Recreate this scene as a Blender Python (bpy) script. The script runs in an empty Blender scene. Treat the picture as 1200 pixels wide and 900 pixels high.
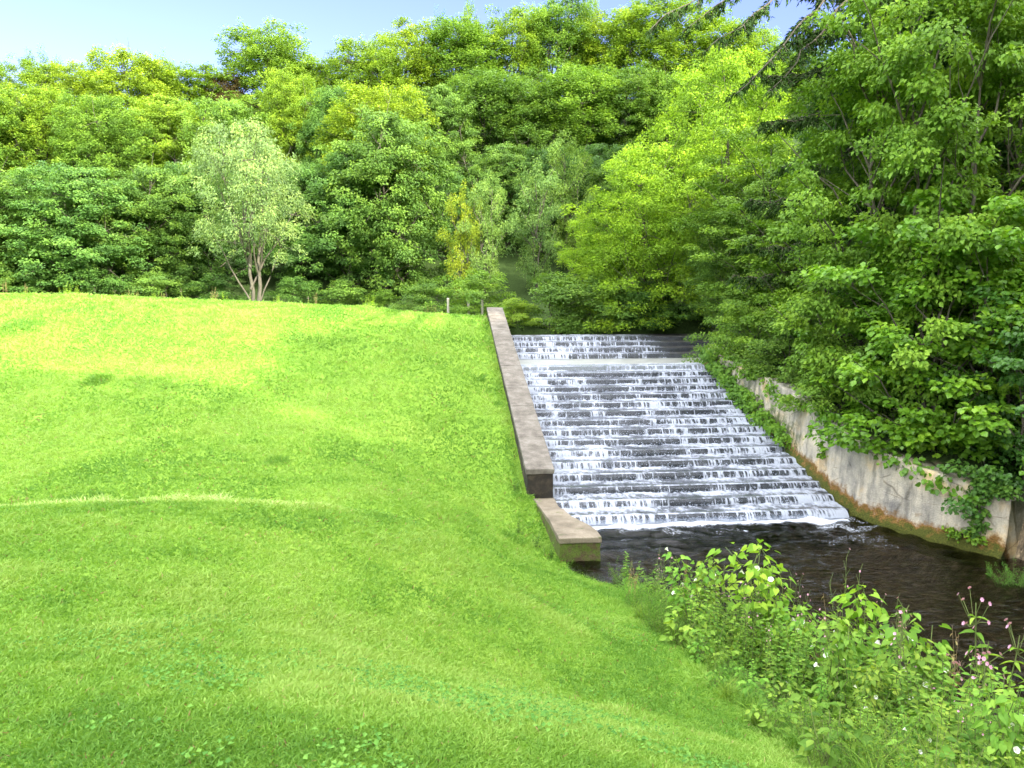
import bpy, math, random
import numpy as np
from mathutils import Vector, Euler

sc = bpy.context.scene
COL = sc.collection
R0 = np.random.default_rng(7)
rad = math.radians

# ------------------------------------------------------------------ camera
FPX = 900.0
PITCH = math.atan(120 / 900)
YAW = math.atan(85 / 900 * math.cos(PITCH))
CAM = np.array([0.0, 0.0, 5.0])
CF = np.array([math.sin(YAW) * math.cos(PITCH), math.cos(YAW) * math.cos(PITCH), -math.sin(PITCH)])
CR = np.array([math.cos(YAW), -math.sin(YAW), 0.0])
CU = np.cross(CR, CF)

def at(px, py, Y):
    """surveyed point: the ray of photograph pixel (px, py) where it reaches the depth Y"""
    r = CF + CR * (px - 600) / FPX - CU * (py - 450) / FPX
    return CAM + r * (Y / r[1])

cd = bpy.data.cameras.new('camera')
cam = bpy.data.objects.new('camera', cd)
COL.objects.link(cam)
cd.sensor_width = 36
cd.lens = 36 * FPX / 1200
cd.clip_end = 2000
cam.location = CAM
cam.rotation_euler = (math.pi / 2 - PITCH, 0, -YAW)
sc.camera = cam

# ------------------------------------------------------------------ helpers
def mesh_data(name, V, polys, attrs=None, smooth=False, mats=(), midx=None):
    """V (n,3); polys: list of int arrays (m,k), one per polygon size"""
    me = bpy.data.meshes.new(name)
    V = np.asarray(V, np.float32)
    polys = [np.asarray(p, np.int32) for p in polys if len(p)]
    loops = np.concatenate([p.ravel() for p in polys])
    tot = np.concatenate([np.full(len(p), p.shape[1], np.int32) for p in polys])
    start = np.concatenate([[0], np.cumsum(tot)[:-1]]).astype(np.int32)
    me.vertices.add(len(V)); me.vertices.foreach_set('co', V.ravel())
    me.loops.add(len(loops)); me.loops.foreach_set('vertex_index', loops)
    me.polygons.add(len(tot)); me.polygons.foreach_set('loop_start', start)
    me.polygons.foreach_set('loop_total', tot)
    if midx is not None:
        me.polygons.foreach_set('material_index', np.asarray(midx, np.int32))
    me.polygons.foreach_set('use_smooth', np.full(len(tot), smooth))
    me.update(calc_edges=True)
    for k, a in (attrs or {}).items():
        at_ = me.attributes.new(k, 'FLOAT', 'POINT')
        at_.data.foreach_set('value', np.asarray(a, np.float32))
    for m in mats:
        me.materials.append(m)
    return me

def tag(o, label=None, cat=None, group=None, kind=None):
    if label: o['label'] = label
    if cat: o['category'] = cat
    if group: o['group'] = group
    if kind: o['kind'] = kind
    return o

def link(name, me, parent=None, loc=None):
    o = bpy.data.objects.new(name, me)
    COL.objects.link(o)
    if parent: o.parent = parent
    if loc is not None: o.location = loc
    return o

def thing(name, label, cat, loc=(0, 0, 0), rz=0, group=None):
    o = bpy.data.objects.new(name, None)
    COL.objects.link(o)
    o.empty_display_size = .2
    o.location = loc; o.rotation_euler = (0, 0, rz)
    return tag(o, label, cat, group)

def norm(v):
    return v / np.maximum(np.linalg.norm(v, axis=-1, keepdims=True), 1e-9)

def hash2(i, j, s):
    h = (i * 374761393 + j * 668265263 + s * 974634777) & 0xffffffff
    h = ((h ^ (h >> 13)) * 1274126177) & 0xffffffff
    return ((h ^ (h >> 16)) & 0xffff) / 65535.0

def vnoise(x, y, s=0):
    x = np.asarray(x, float); y = np.asarray(y, float)
    xi = np.floor(x).astype(np.int64); yi = np.floor(y).astype(np.int64)
    fx = x - xi; fy = y - yi
    fx = fx * fx * (3 - 2 * fx); fy = fy * fy * (3 - 2 * fy)
    a = hash2(xi, yi, s); b = hash2(xi + 1, yi, s); c = hash2(xi, yi + 1, s); d = hash2(xi + 1, yi + 1, s)
    return (a * (1 - fx) + b * fx) * (1 - fy) + (c * (1 - fx) + d * fx) * fy

def fbm(x, y, s=0, o=4):
    t = 0; a = .5; w = 0
    for k in range(o):
        t = t + a * vnoise(x * 2 ** k, y * 2 ** k, s + k * 17); w += a; a *= .5
    return t / w

def sstep(a, b, x):
    t = np.clip((x - a) / (b - a), 0, 1)
    return t * t * (3 - 2 * t)

def tubes(lines, sides=6):
    """lines: list of (points (n,3), radii (n,)) -> verts, quads"""
    Vs, Qs, off = [], [], 0
    for P, r in lines:
        P = np.asarray(P, float); r = np.asarray(r, float) * np.ones(len(P))
        T = norm(np.gradient(P, axis=0))
        ref = np.where(np.abs(T[:, 2:3]) > .9, np.array([[1., 0, 0]]), np.array([[0, 0, 1.]]))
        A = norm(np.cross(T, ref)); B = np.cross(T, A)
        th = np.arange(sides) * 2 * math.pi / sides
        ring = P[:, None] + r[:, None, None] * (A[:, None] * np.cos(th)[None, :, None] + B[:, None] * np.sin(th)[None, :, None])
        Vs.append(ring.reshape(-1, 3))
        n = len(P)
        i = np.arange(n - 1)[:, None] * sides; j = np.arange(sides)[None]; j2 = (j + 1) % sides
        Qs.append((off + np.stack([i + j, i + j2, i + sides + j2, i + sides + j], -1)).reshape(-1, 4))
        off += n * sides
    return np.concatenate(Vs), np.concatenate(Qs)

# leaf templates: (u along, v across, w out of plane), polygons
T_DIAMOND = (np.array([(0, 0, 0), (.45, .5, .10), (1, 0, -.12), (.45, -.5, .10)]), [np.array([[0, 1, 2, 3]])])
T_OVATE = (np.array([(0, 0, 0), (.22, .36, .07), (.55, .46, .05), (1, 0, -.16), (.55, -.46, .05), (.22, -.36, .07), (.5, 0, -.03)]),
           [np.array([[0, 6, 2, 1], [6, 3, 2, 2], [0, 5, 4, 6], [6, 4, 3, 3]])[[0, 2]], np.array([[6, 3, 2], [6, 4, 3]])])
T_HEART = (np.array([(0, 0, 0), (-.18, .30, .08), (.15, .50, .08), (.5, .34, .03), (1, 0, -.15), (.5, -.34, .03), (.15, -.5, .08), (-.18, -.3, .08), (.45, 0, -.03)]),
           [np.array([[0, 8, 2, 1], [8, 4, 3, 2], [0, 7, 6, 8], [8, 6, 5, 4]])])
T_LANCE = (np.array([(0, 0, 0), (.25, .5, .06), (.6, .38, 0), (1, 0, -.2), (.6, -.38, 0), (.25, -.5, .06), (.45, 0, -.04)]),
           [np.array([[0, 6, 2, 1], [0, 5, 4, 6]]), np.array([[6, 3, 2], [6, 4, 3]])])

def leaves(P, D, N, L, W, tmpl):
    T, F = tmpl
    D = norm(D); N = norm(N - D * np.sum(N * D, -1, keepdims=True)); S = np.cross(N, D)
    L = np.asarray(L) * np.ones(len(P)); W = np.asarray(W) * np.ones(len(P))
    V = (P[:, None] + D[:, None] * (L[:, None] * T[None, :, 0])[..., None]
         + S[:, None] * (W[:, None] * T[None, :, 1])[..., None]
         + N[:, None] * (L[:, None] * T[None, :, 2])[..., None])
    k = len(T); off = (np.arange(len(P)) * k)
    polys = [(off[:, None, None] + f[None]).reshape(-1, f.shape[1]) for f in F]
    return V.reshape(-1, 3), polys, k

# ------------------------------------------------------------------ materials
def mat(name):
    m = bpy.data.materials.new(name); m.use_nodes = True
    nt = m.node_tree; nt.nodes.clear()
    out = nt.nodes.new('ShaderNodeOutputMaterial')
    return m, nt, out

def N_(nt, t, **kw):
    n = nt.nodes.new(t)
    for k, v in kw.items():
        if k.startswith('i_'):
            n.inputs[k[2:].replace('_', ' ')].default_value = v
        else:
            setattr(n, k, v)
    return n

def ramp(nt, fac, stops):
    r = nt.nodes.new('ShaderNodeValToRGB')
    el = r.color_ramp.elements
    while len(el) < len(stops): el.new(.5)
    for e, (p, c) in zip(el, stops):
        e.position = p; e.color = (*c, 1) if len(c) == 3 else c
    nt.links.new(fac, r.inputs['Fac'])
    return r.outputs['Color']

def mixc(nt, fac, a, b, mode='MIX'):
    m = nt.nodes.new('ShaderNodeMix'); m.data_type = 'RGBA'; m.blend_type = mode
    for sock, v in ((m.inputs[0], fac), (m.inputs[6], a), (m.inputs[7], b)):
        if hasattr(v, 'links') or isinstance(v, bpy.types.NodeSocket): nt.links.new(v, sock)
        elif isinstance(v, (int, float)): sock.default_value = v
        else: sock.default_value = (*v, 1)
    return m.outputs[2]

def noise(nt, scale, detail=4, rough=.6, vec=None, dist=0):
    n = N_(nt, 'ShaderNodeTexNoise', i_Scale=scale, i_Detail=detail, i_Roughness=rough, i_Distortion=dist)
    if vec is not None: nt.links.new(vec, n.inputs['Vector'])
    return n.outputs['Fac']

def geo_pos(nt):
    return nt.nodes.new('ShaderNodeNewGeometry').outputs['Position']

def attr(nt, name):
    return N_(nt, 'ShaderNodeAttribute', attribute_name=name).outputs['Fac']

def mapping(nt, vec, scale):
    m = nt.nodes.new('ShaderNodeMapping'); m.inputs['Scale'].default_value = scale
    nt.links.new(vec, m.inputs['Vector']); return m.outputs['Vector']

def foliage_mat(name, dark, mid, light, objcol=True, trans=.35, gloss=.18, rough=.5):
    m, nt, out = mat(name)
    c = ramp(nt, attr(nt, 'tint'), [(0, dark), (.5, mid), (1, light)])
    if objcol:
        oi = nt.nodes.new('ShaderNodeObjectInfo')
        c = mixc(nt, 1.0, c, oi.outputs['Color'], 'MULTIPLY')
    p = N_(nt, 'ShaderNodeBsdfPrincipled', i_Roughness=rough)
    p.inputs['Specular IOR Level'].default_value = gloss
    nt.links.new(c, p.inputs['Base Color'])
    t = nt.nodes.new('ShaderNodeBsdfTranslucent')
    tc = mixc(nt, 1.0, c, (1.15, 1.15, .55), 'MULTIPLY')
    nt.links.new(tc, t.inputs['Color'])
    mx = N_(nt, 'ShaderNodeMixShader'); mx.inputs[0].default_value = trans
    nt.links.new(p.outputs[0], mx.inputs[1]); nt.links.new(t.outputs[0], mx.inputs[2])
    nt.links.new(mx.outputs[0], out.inputs['Surface'])
    return m

def simple_mat(name, c0, c1, scale=8, rough=.8, bump=0., spec=.3, vec_scale=None, detail=6):
    m, nt, out = mat(name)
    v = geo_pos(nt)
    if vec_scale: v = mapping(nt, v, vec_scale)
    nz = noise(nt, scale, detail, .65, v)
    c = ramp(nt, nz, [(.3, c0), (.7, c1)])
    p = N_(nt, 'ShaderNodeBsdfPrincipled', i_Roughness=rough)
    p.inputs['Specular IOR Level'].default_value = spec
    nt.links.new(c, p.inputs['Base Color'])
    if bump:
        b = N_(nt, 'ShaderNodeBump', i_Strength=bump, i_Distance=.05)
        nt.links.new(nz, b.inputs['Height']); nt.links.new(b.outputs[0], p.inputs['Normal'])
    nt.links.new(p.outputs[0], out.inputs['Surface'])
    return m

M = {}
M['leaf'] = foliage_mat('leaf', (.060, .118, .024), (.105, .198, .032), (.18, .285, .04))
M['hazel_leaf'] = foliage_mat('hazel_leaf', (.05, .11, .018), (.085, .19, .024), (.16, .28, .035), trans=.4, gloss=.4, rough=.38)
M['needle'] = foliage_mat('needle', (.022, .05, .014), (.042, .085, .02), (.075, .13, .026), trans=.15, gloss=.05, rough=.7)
M['weed_leaf'] = foliage_mat('weed_leaf', (.085, .185, .028), (.155, .30, .04), (.28, .42, .065), trans=.42, gloss=.15)
M['dry_leaf'] = foliage_mat('dry_leaf', (.16, .10, .045), (.27, .20, .08), (.36, .32, .13), objcol=False, trans=.3)
M['grass'] = foliage_mat('grass_blade', (.11, .235, .034), (.19, .34, .05), (.285, .42, .09), objcol=False, trans=.4, gloss=.15)
M['pale_grass'] = foliage_mat('pale_grass', (.26, .38, .09), (.34, .46, .12), (.44, .54, .20), objcol=False, trans=.4, gloss=.1)
M['clover'] = foliage_mat('clover_leaf', (.06, .165, .03), (.10, .235, .04), (.16, .31, .055), objcol=False, trans=.25, gloss=.08, rough=.7)
M['bark'] = simple_mat('bark', (.05, .042, .03), (.13, .115, .085), 9, .9, .5, vec_scale=(1, 1, .25))
M['pale_bark'] = simple_mat('pale_bark', (.06, .053, .038), (.15, .135, .10), 9, .9, .5, vec_scale=(1, 1, .3))
M['stem'] = simple_mat('stem', (.08, .13, .03), (.17, .2, .06), 20, .7)
M['dry_stem'] = simple_mat('dry_stem', (.18, .12, .06), (.36, .27, .13), 20, .8)
M['white_petal'] = foliage_mat('white_petal', (.75, .75, .70), (.82, .82, .78), (.85, .85, .82), objcol=False, trans=.3)
M['pink_petal'] = foliage_mat('pink_petal', (.50, .18, .34), (.66, .34, .48), (.78, .55, .64), objcol=False, trans=.35)
M['post_wood'] = simple_mat('post_wood', (.20, .18, .14), (.36, .34, .28), 14, .9, .3, vec_scale=(1, 1, .2))

# ground -----------------------------------------------------------------
def ground_mat():
    m, nt, out = mat('ground')
    v = geo_pos(nt)
    big = noise(nt, .55, 5, .6, v); fine = noise(nt, 14, 5, .7, v)
    lawn = ramp(nt, big, [(.3, (.10, .195, .028)), (.55, (.16, .27, .038)), (.75, (.24, .33, .06))])
    lawn = mixc(nt, .45, lawn, ramp(nt, fine, [(.3, (.07, .15, .012)), (.7, (.20, .34, .025))]))
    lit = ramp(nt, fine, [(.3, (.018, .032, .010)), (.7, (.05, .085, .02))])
    bed_n = noise(nt, 5, 6, .7, mapping(nt, v, (1, 1.6, 1)), .6)
    bed = ramp(nt, bed_n, [(.35, (.03, .025, .019)), (.5, (.10, .078, .050)), (.66, (.30, .235, .15))])
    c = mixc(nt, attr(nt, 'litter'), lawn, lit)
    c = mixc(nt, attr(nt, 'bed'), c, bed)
    p = N_(nt, 'ShaderNodeBsdfPrincipled', i_Roughness=.95)
    p.inputs['Specular IOR Level'].default_value = .1
    nt.links.new(c, p.inputs['Base Color'])
    b = N_(nt, 'ShaderNodeBump', i_Strength=.5, i_Distance=.04)
    nt.links.new(fine, b.inputs['Height']); nt.links.new(b.outputs[0], p.inputs['Normal'])
    nt.links.new(p.outputs[0], out.inputs['Surface'])
    return m
M['ground'] = ground_mat()

# ------------------------------------------------------------------ terrain
Y0, TREAD, RISER, NST = 15.3, .60, .143, 16
LAND_Y = Y0 + TREAD * (NST - 1)            # lip of the landing
LAND_Z = RISER * NST
UP_Y, UP_T, UP_R = 26.75, .65, .16         # upper flight
CREST_Z = LAND_Z + 4 * UP_R
XL, XR = 2.42, 8.6                          # faces of the two walls

ctrl = [(0, 0, 3.42), (0, -8, 3.7), (-8, 0, 3.6), (-8, -8, 3.9), (-20, 0, 3.8), (-20, -15, 4.2), (4, -8, 3.2), (3, 0, 2.95), (-3.5, 3.5, 3.3), (-10, 6, 3.2), (-3.5, 6, 3.05)]
for px, py, Y in ((-120, 602, 8), (0, 597, 8), (100, 592, 8), (200, 588, 8), (330, 589, 8), (430, 600, 8.2), (500, 618, 8.6),
                  (-120, 592, 13), (0, 586, 13), (200, 578, 13), (400, 576, 13), (520, 600, 12.6),
                  (0, 345, 33), (150, 351, 33), (300, 357, 32.5), (430, 362, 32), (500, 368, 31), (570, 372, 30.2),
                  (0, 430, 22), (200, 432, 22), (400, 436, 22), (520, 436, 22),
                  (600, 900, 2.2), (100, 900, 2.2), (600, 800, 5.2), (600, 700, 9.2), (800, 780, 6.8), (930, 900, 3.8), (700, 840, 4.3)):
    ctrl.append(tuple(at(px, py, Y)))
ctrl += [(-10, 10.3, 1.75), (-5, 10.2, 1.65), (-2.2, 10.2, 1.6), (-6.5, 8.9, 2.35), (-4.3, 8.9, 2.35), (-2.6, 8.9, 2.3), (-5, 7, 2.95), (-3, 7, 2.95), (-25, 12, 2.4), (-25, 33, 4.8), (-25, 22, 3.4),
         (1.5, 16.2, .55), (1.6, 19, 1.25), (1.6, 22, 1.98), (1.6, 25, 2.68), (1.6, 28, 3.36), (1.7, 14.5, .22), (1.5, 13, .26), (2.4, 12.9, -.05), (2.4, 12, .10), (2.2, 11, .40), (1.9, 13.2, .12),
         (2.9, 12.3, -.05), (4.0, 10, -.05), (5, 7.6, -.05), (6.5, 5.2, -.05), (9, 3, -.05), (14, 1, -.05), (22, -3, 0),
         (3.0, 9.5, .55), (3.4, 7.2, .95), (4.2, 5, 1.2), (6, 2.8, 1.2), (9, 0, 1.5), (14, -3, 1.6),
         (11.2, 12.8, .55), (12.8, 9.8, -.02), (16, 6, 0), (10.6, 12.9, 1.0), (9.3, 15.2, 1.45), (9.3, 18.4, 2.2), (9.3, 21.2, 2.4), (9.3, 24.5, 2.85),
         (16, 12, 4.5), (16, 20, 6), (16, 28, 7), (30, 15, 13), (30, 30, 15), (30, 0, 9), (24, 5, 4.5),
         (5, 31, 3.0), (9, 30, 3.3), (12, 30, 4.2), (0, 36, 3.2), (-8, 36, 3.3), (-15, 37, 3.6), (-22, 37, 4.0), (-30, 37, 4.4), (-15, 41, 4.3), (-5, 41, 4.2), (-25, 41, 4.9),
         (0, 45, 6.2), (-25, 45, 7), (20, 45, 10), (0, 60, 13), (-30, 60, 12.5), (30, 60, 18), (0, 85, 23), (-40, 85, 21), (40, 85, 26),
         (-60, 20, 6), (-60, -20, 6), (-60, 60, 14), (60, 20, 22), (60, 60, 26), (60, -20, 14), (0, -25, 4), (30, -25, 6), (0, 100, 27)]
ctrl = np.array(ctrl)

def tps_fit(c):
    n = len(c)
    d = np.linalg.norm(c[:, None, :2] - c[None, :, :2], axis=-1)
    K = np.where(d > 0, d * d * np.log(np.maximum(d, 1e-9)), 0) + np.eye(n) * .002
    Pm = np.c_[np.ones(n), c[:, :2]]
    A = np.block([[K, Pm], [Pm.T, np.zeros((3, 3))]])
    return np.linalg.solve(A, np.r_[c[:, 2], 0, 0, 0])
TW = tps_fit(ctrl)

def tps(x, y):
    x = np.clip(x, -60, 60); y = np.clip(y, -25, 100)
    o = TW[-3] + TW[-2] * x + TW[-1] * y
    for (cx, cy, _), w in zip(ctrl, TW[:-3]):
        d2 = (x - cx) ** 2 + (y - cy) ** 2
        o = o + w * .5 * d2 * np.log(np.maximum(d2, 1e-12))
    return o

def seg_dist(x, y, poly):
    """signed distance to polygon (negative inside)"""
    poly = np.asarray(poly, float)
    d = np.full(np.shape(x), 1e9); ins = np.zeros(np.shape(x), bool)
    for (ax, ay), (bx, by) in zip(poly, np.roll(poly, -1, 0)):
        ex, ey = bx - ax, by - ay
        t = np.clip(((x - ax) * ex + (y - ay) * ey) / (ex * ex + ey * ey), 0, 1)
        d = np.minimum(d, np.hypot(x - ax - t * ex, y - ay - t * ey))
        with np.errstate(divide='ignore', invalid='ignore'):
            c = ((ay > y) != (by > y)) & (x < (bx - ax) * (y - ay) / (by - ay + 1e-12) + ax)
        ins ^= c
    return np.where(ins, -d, d)

POOL = [(2.7, 15.6), (2.55, 14.2), (2.75, 13.0), (2.9, 12.4), (4.0, 10), (5, 7.6), (6.5, 5.2), (9, 3), (14, 1), (22, -3), (30, -3), (26, 3), (16, 6.2),
        (13, 9.5), (11.4, 11.6), (10.75, 12.2), (10.05, 13.55), (9.22, 15.1), (9.0, 15.8)]
CHAN = [(2.12, 14.6), (2.12, 30.2), (10.9, 30.2), (10.9, 24.75), (8.98, 24.4), (9.0, 14.6)]
LAWN_EDGE = [(2.6, 12.9), (2.75, 11.5), (2.35, 9.0), (2.35, 7.0), (2.1, 5.2), (1.95, 3.8), (1.9, 2.0), (2.2, 0), (3.0, -6)]

def terrain(x, y):
    z = tps(x, y)
    far = np.maximum(np.maximum(np.abs(x) - 60, y - 100), 0)
    z = z + .1 * np.minimum(far, 400)
    z = z + .10 * (fbm(x * .35, y * .35, 3) - .5) * sstep(1, 4, np.hypot(x, y)) + .035 * (fbm(x * 2.2, y * 2.2, 5, 2) - .5)
    z = z + .5 * (fbm(x * .12, y * .12, 9) - .5) * sstep(34, 45, y)
    dp = seg_dist(x, y, POOL)
    z = np.where(dp < .0, np.minimum(z, -.06 - .55 * sstep(0, 1.2, -dp)), z)
    dc = seg_dist(x, y, CHAN)
    zc = -.6 + np.clip((y - 15.5) * .238, 0, 3.0)
    z = np.where(dc < 0, np.minimum(z, zc), z)
    return z

gx = np.unique(np.round(np.concatenate([np.linspace(-900, -70, 14), np.arange(-66, -22, 2.0), np.arange(-22, 14, .18), np.arange(14, 70, 2.0), np.linspace(74, 900, 14)]), 3))
gy = np.unique(np.round(np.concatenate([np.linspace(-900, -30, 14), np.arange(-26, -4, 2.0), np.arange(-4, 37, .18), np.arange(37, 104, 2.0), np.linspace(110, 1200, 14)]), 3))
GX, GY = np.meshgrid(gx, gy)
GZ = terrain(GX, GY)

def ground(x, y):
    x = np.asarray(x, float); y = np.asarray(y, float)
    i = np.clip(np.searchsorted(gx, x) - 1, 0, len(gx) - 2); j = np.clip(np.searchsorted(gy, y) - 1, 0, len(gy) - 2)
    u = (x - gx[i]) / (gx[i + 1] - gx[i]); v = (y - gy[j]) / (gy[j + 1] - gy[j])
    return (GZ[j, i] * (1 - u) + GZ[j, i + 1] * u) * (1 - v) + (GZ[j + 1, i] * (1 - u) + GZ[j + 1, i + 1] * u) * v

edge = np.array(LAWN_EDGE)
def lawn_limit(y):      # x of the line where mown grass gives way to the bank plants
    o = np.argsort(edge[:, 1])
    return np.interp(y, edge[o, 1], edge[o, 0])

def build_ground():
    nx, ny = len(gx), len(gy)
    i = np.arange(ny - 1)[:, None] * nx; j = np.arange(nx - 1)[None]
    Q = np.stack([i + j, i + j + 1, i + nx + j + 1, i + nx + j], -1).reshape(-1, 4)
    x, y = GX.ravel(), GY.ravel()
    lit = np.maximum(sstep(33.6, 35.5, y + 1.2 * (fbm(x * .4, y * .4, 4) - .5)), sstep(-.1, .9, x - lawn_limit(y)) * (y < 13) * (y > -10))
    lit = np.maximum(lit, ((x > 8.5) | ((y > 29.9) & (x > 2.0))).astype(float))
    bed = (seg_dist(x, y, POOL) < .15).astype(float)
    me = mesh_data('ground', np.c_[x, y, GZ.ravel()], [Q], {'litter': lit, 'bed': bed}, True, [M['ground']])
    tag(link('ground', me), kind='structure')
build_ground()

# ------------------------------------------------------------------ grass
def build_grass():
    rng = np.random.default_rng(11)
    n = 900000
    r = 1.6 * (34 / 1.6) ** (rng.random(n) ** .95)
    a = rng.uniform(rad(-50), rad(38), n) + YAW
    x = r * np.sin(a); y = r * np.cos(a) 
    dp = seg_dist(x, y, POOL)
    keep = (dp > .12) & (x < lawn_limit(y) + .5 * vnoise(x * 2, y * 2, 8) + .2 + 40 * (y > 13.2)) & (y < 33.8) & (y > .9)
    keep &= ~((x > 1.76) & (y > 15.95)) & ~((x > 2.0) & (y > 13.3))
    x, y, r = x[keep], y[keep], r[keep]
    z = ground(x, y); n = len(x)
    patch = fbm(x * .5, y * .5, 21); patch2 = fbm(x * 1.7 + 9, y * 1.7, 22, 3); fine = vnoise(x * 7, y * 7, 23)
    tuft = sstep(.55, .75, patch2)
    h = (.014 + .0022 * r) * (.65 + .9 * rng.random(n)) * (1 + .7 * tuft + .3 * fine)
    # the unmown fringe along the lip of the bank
    px = [-9, -4.46, -2.79, -1.68, -.62]; lipd = np.abs(y - 8.0)
    h *= 1 + .75 * sstep(.40, .05, lipd) * (x < -1.2) * (vnoise(x * 2.5, y * .5, 31) > .25)
    h *= 1 + .45 * sstep(.6, .1, np.hypot(x + 2.55, (y - 8.0) * 2))
    h *= 1 + 1.0 * ((x > 1.5) & (y > 13)) * rng.random(n)
    # dark rank tufts
    for tx, ty, tr in ((-3.2, 15.0, .32), (1.15, 22.3, .28), (1.3, 13.45, .35), (1.5, 20.5, .2), (-13.0, 25.2, .8), (-9, 21, .5)):
        h *= 1 + 1.2 * sstep(tr, tr * .3, np.hypot(x - tx, (y - ty) * .8))
    w = (.0019 + .00042 * r) * (.7 + .6 * rng.random(n))
    az = rng.uniform(0, 2 * math.pi, n) ; lean = rng.uniform(.3, 1.5, n)
    D = np.c_[np.cos(az) * lean, np.sin(az) * lean, np.ones(n)]; D = norm(D)
    S = norm(np.cross(D, np.c_[rng.normal(size=n), rng.normal(size=n), np.zeros(n)]))
    P = np.c_[x, y, z - .004]
    mid = P + D * (h * .55)[:, None]
    tip = P + D * h[:, None] + np.c_[np.cos(az), np.sin(az), -.5 * np.ones(n)] * (h * .30 * lean)[:, None]
    V = np.stack([P - S * w[:, None], P + S * w[:, None], mid + S * w[:, None] * .75, mid - S * w[:, None] * .75, tip], 1)
    o = np.arange(n)[:, None] * 5
    Q = o + np.array([[0, 1, 2, 3]]); T = o + np.array([[3, 2, 4]])
    tint = np.clip(.5 + 1.5 * (patch - .5) + 1.3 * (patch2 - .5) + .5 * (fine - .5) + .5 * (rng.random(n) - .5), 0, 1)
    for tx, ty, tr in ((-3.2, 15.0, .32), (1.15, 22.3, .28), (1.3, 13.45, .35), (1.5, 20.5, .2), (-13.0, 25.2, .8), (-9, 21, .5)):
        tint = tint * (1 - .9 * sstep(tr, tr * .4, np.hypot(x - tx, (y - ty) * .8)))
    tint = np.clip(tint + .8 * sstep(.45, .1, lipd) * sstep(-.6, -1.8, x) * (y > 5), 0, 1)
    dead = (rng.random(n) < .012 + .05 * sstep(.62, .75, fbm(x * .9 + 3, y * .9, 25)))
    pale = (rng.random(n) < .62 * sstep(.55, .10, lipd) * sstep(-1.0, -1.8, x) * (vnoise(x * .9, y * 0, 33) > .12)) | (rng.random(n) < .9 * sstep(.7, .2, np.hypot(x + 2.55, (y - 8.0) * 1.6)))
    mi = np.where(pale, 3, np.where(dead, 2, 0))
    # clover and plantain leaflets in patches
    m = 75000
    rr = 1.6 * (9 / 1.6) ** (rng.random(m)); aa = rng.uniform(rad(-48), rad(36), m) + YAW
    cx = rr * np.sin(aa); cy = rr * np.cos(aa)
    dens = .35 * sstep(.46, .62, fbm(cx * 1.8, cy * 1.8, 41)) * sstep(.36, .6, fbm(cx * .5 + 5, cy * .5, 43))
    k = (rng.random(m) < dens) & (cx < lawn_limit(cy) - .1)
    cx, cy, rr = cx[k], cy[k], rr[k]; m = len(cx)
    cz = ground(cx, cy) + .018 + .025 * rng.random(m)
    ca = rng.uniform(0, 2 * math.pi, m)
    cD = np.c_[np.cos(ca), np.sin(ca), rng.normal(0, .25, m)]; cN = np.c_[rng.normal(0, .35, m), rng.normal(0, .35, m), np.ones(m)]
    s = rng.uniform(.010, .021, m) * (1 + .05 * rr)
    cV, cF, ck = leaves(np.c_[cx, cy, cz], cD, cN, s, s * .85, T_DIAMOND)
    nv = n * 5
    V = np.concatenate([V.reshape(-1, 3), cV])
    polys = [np.concatenate([Q, cF[0] + nv]), T]
    midx = np.concatenate([mi, np.ones(len(cF[0]), int), mi])
    tints = np.concatenate([np.repeat(tint, 5), np.repeat(rng.random(m), ck)])
    me = mesh_data('grass', V, polys, {'tint': tints}, False, [M['grass'], M['clover'], M['dry_leaf'], M['pale_grass']], midx)
    o = link('grass', me)
    tag(o, 'bright lime green lawn with clover patches sloping to the weir', 'grass', kind='stuff')
build_grass()

# ------------------------------------------------------------------ masonry
def box_mesh_np(pts_bottom, pts_top):
    n = len(pts_bottom)
    V = np.concatenate([pts_bottom, pts_top])
    F = [list(range(n))[::-1], list(range(n, 2 * n))] + [[i, (i + 1) % n, n + (i + 1) % n, n + i] for i in range(n)]
    return V, F

def from_faces(name, V, F, mats, bevel=0., seg=2, rough=0.):
    import bmesh
    bm = bmesh.new()
    vs = [bm.verts.new(tuple(map(float, v))) for v in V]
    for f in F: bm.faces.new([vs[i] for i in f])
    bmesh.ops.recalc_face_normals(bm, faces=bm.faces)
    if bevel:
        bmesh.ops.bevel(bm, geom=[e for e in bm.edges], offset=bevel, segments=seg, affect='EDGES', profile=.6)
    if rough:
        for _ in range(40):
            lo = [e for e in bm.edges if e.calc_length() > .16]
            if not lo: break
            bmesh.ops.subdivide_edges(bm, edges=lo, cuts=1, use_grid_fill=True)
            if len(bm.verts) > 6000: break
        bmesh.ops.triangulate(bm, faces=[f for f in bm.faces if len(f.verts) > 4])
        co = np.array([v.co for v in bm.verts])
        for a in range(3):
            dlt = rough * (fbm(co[:, 0] * 5 + co[:, 2] * 7 + a * 9, co[:, 1] * 5 + co[:, 2] * 4, 91 + a, 3) - .5) * 2 + rough * .5 * (vnoise(co[:, 0] * 23 + co[:, 2] * 19, co[:, 1] * 23 - co[:, 2] * 11, 95 + a) - .5)
            for v, q in zip(bm.verts, dlt): v.co[a] += q
    me = bpy.data.meshes.new(name); bm.to_mesh(me); bm.free()
    for m in mats: me.materials.append(m)
    return me

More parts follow.
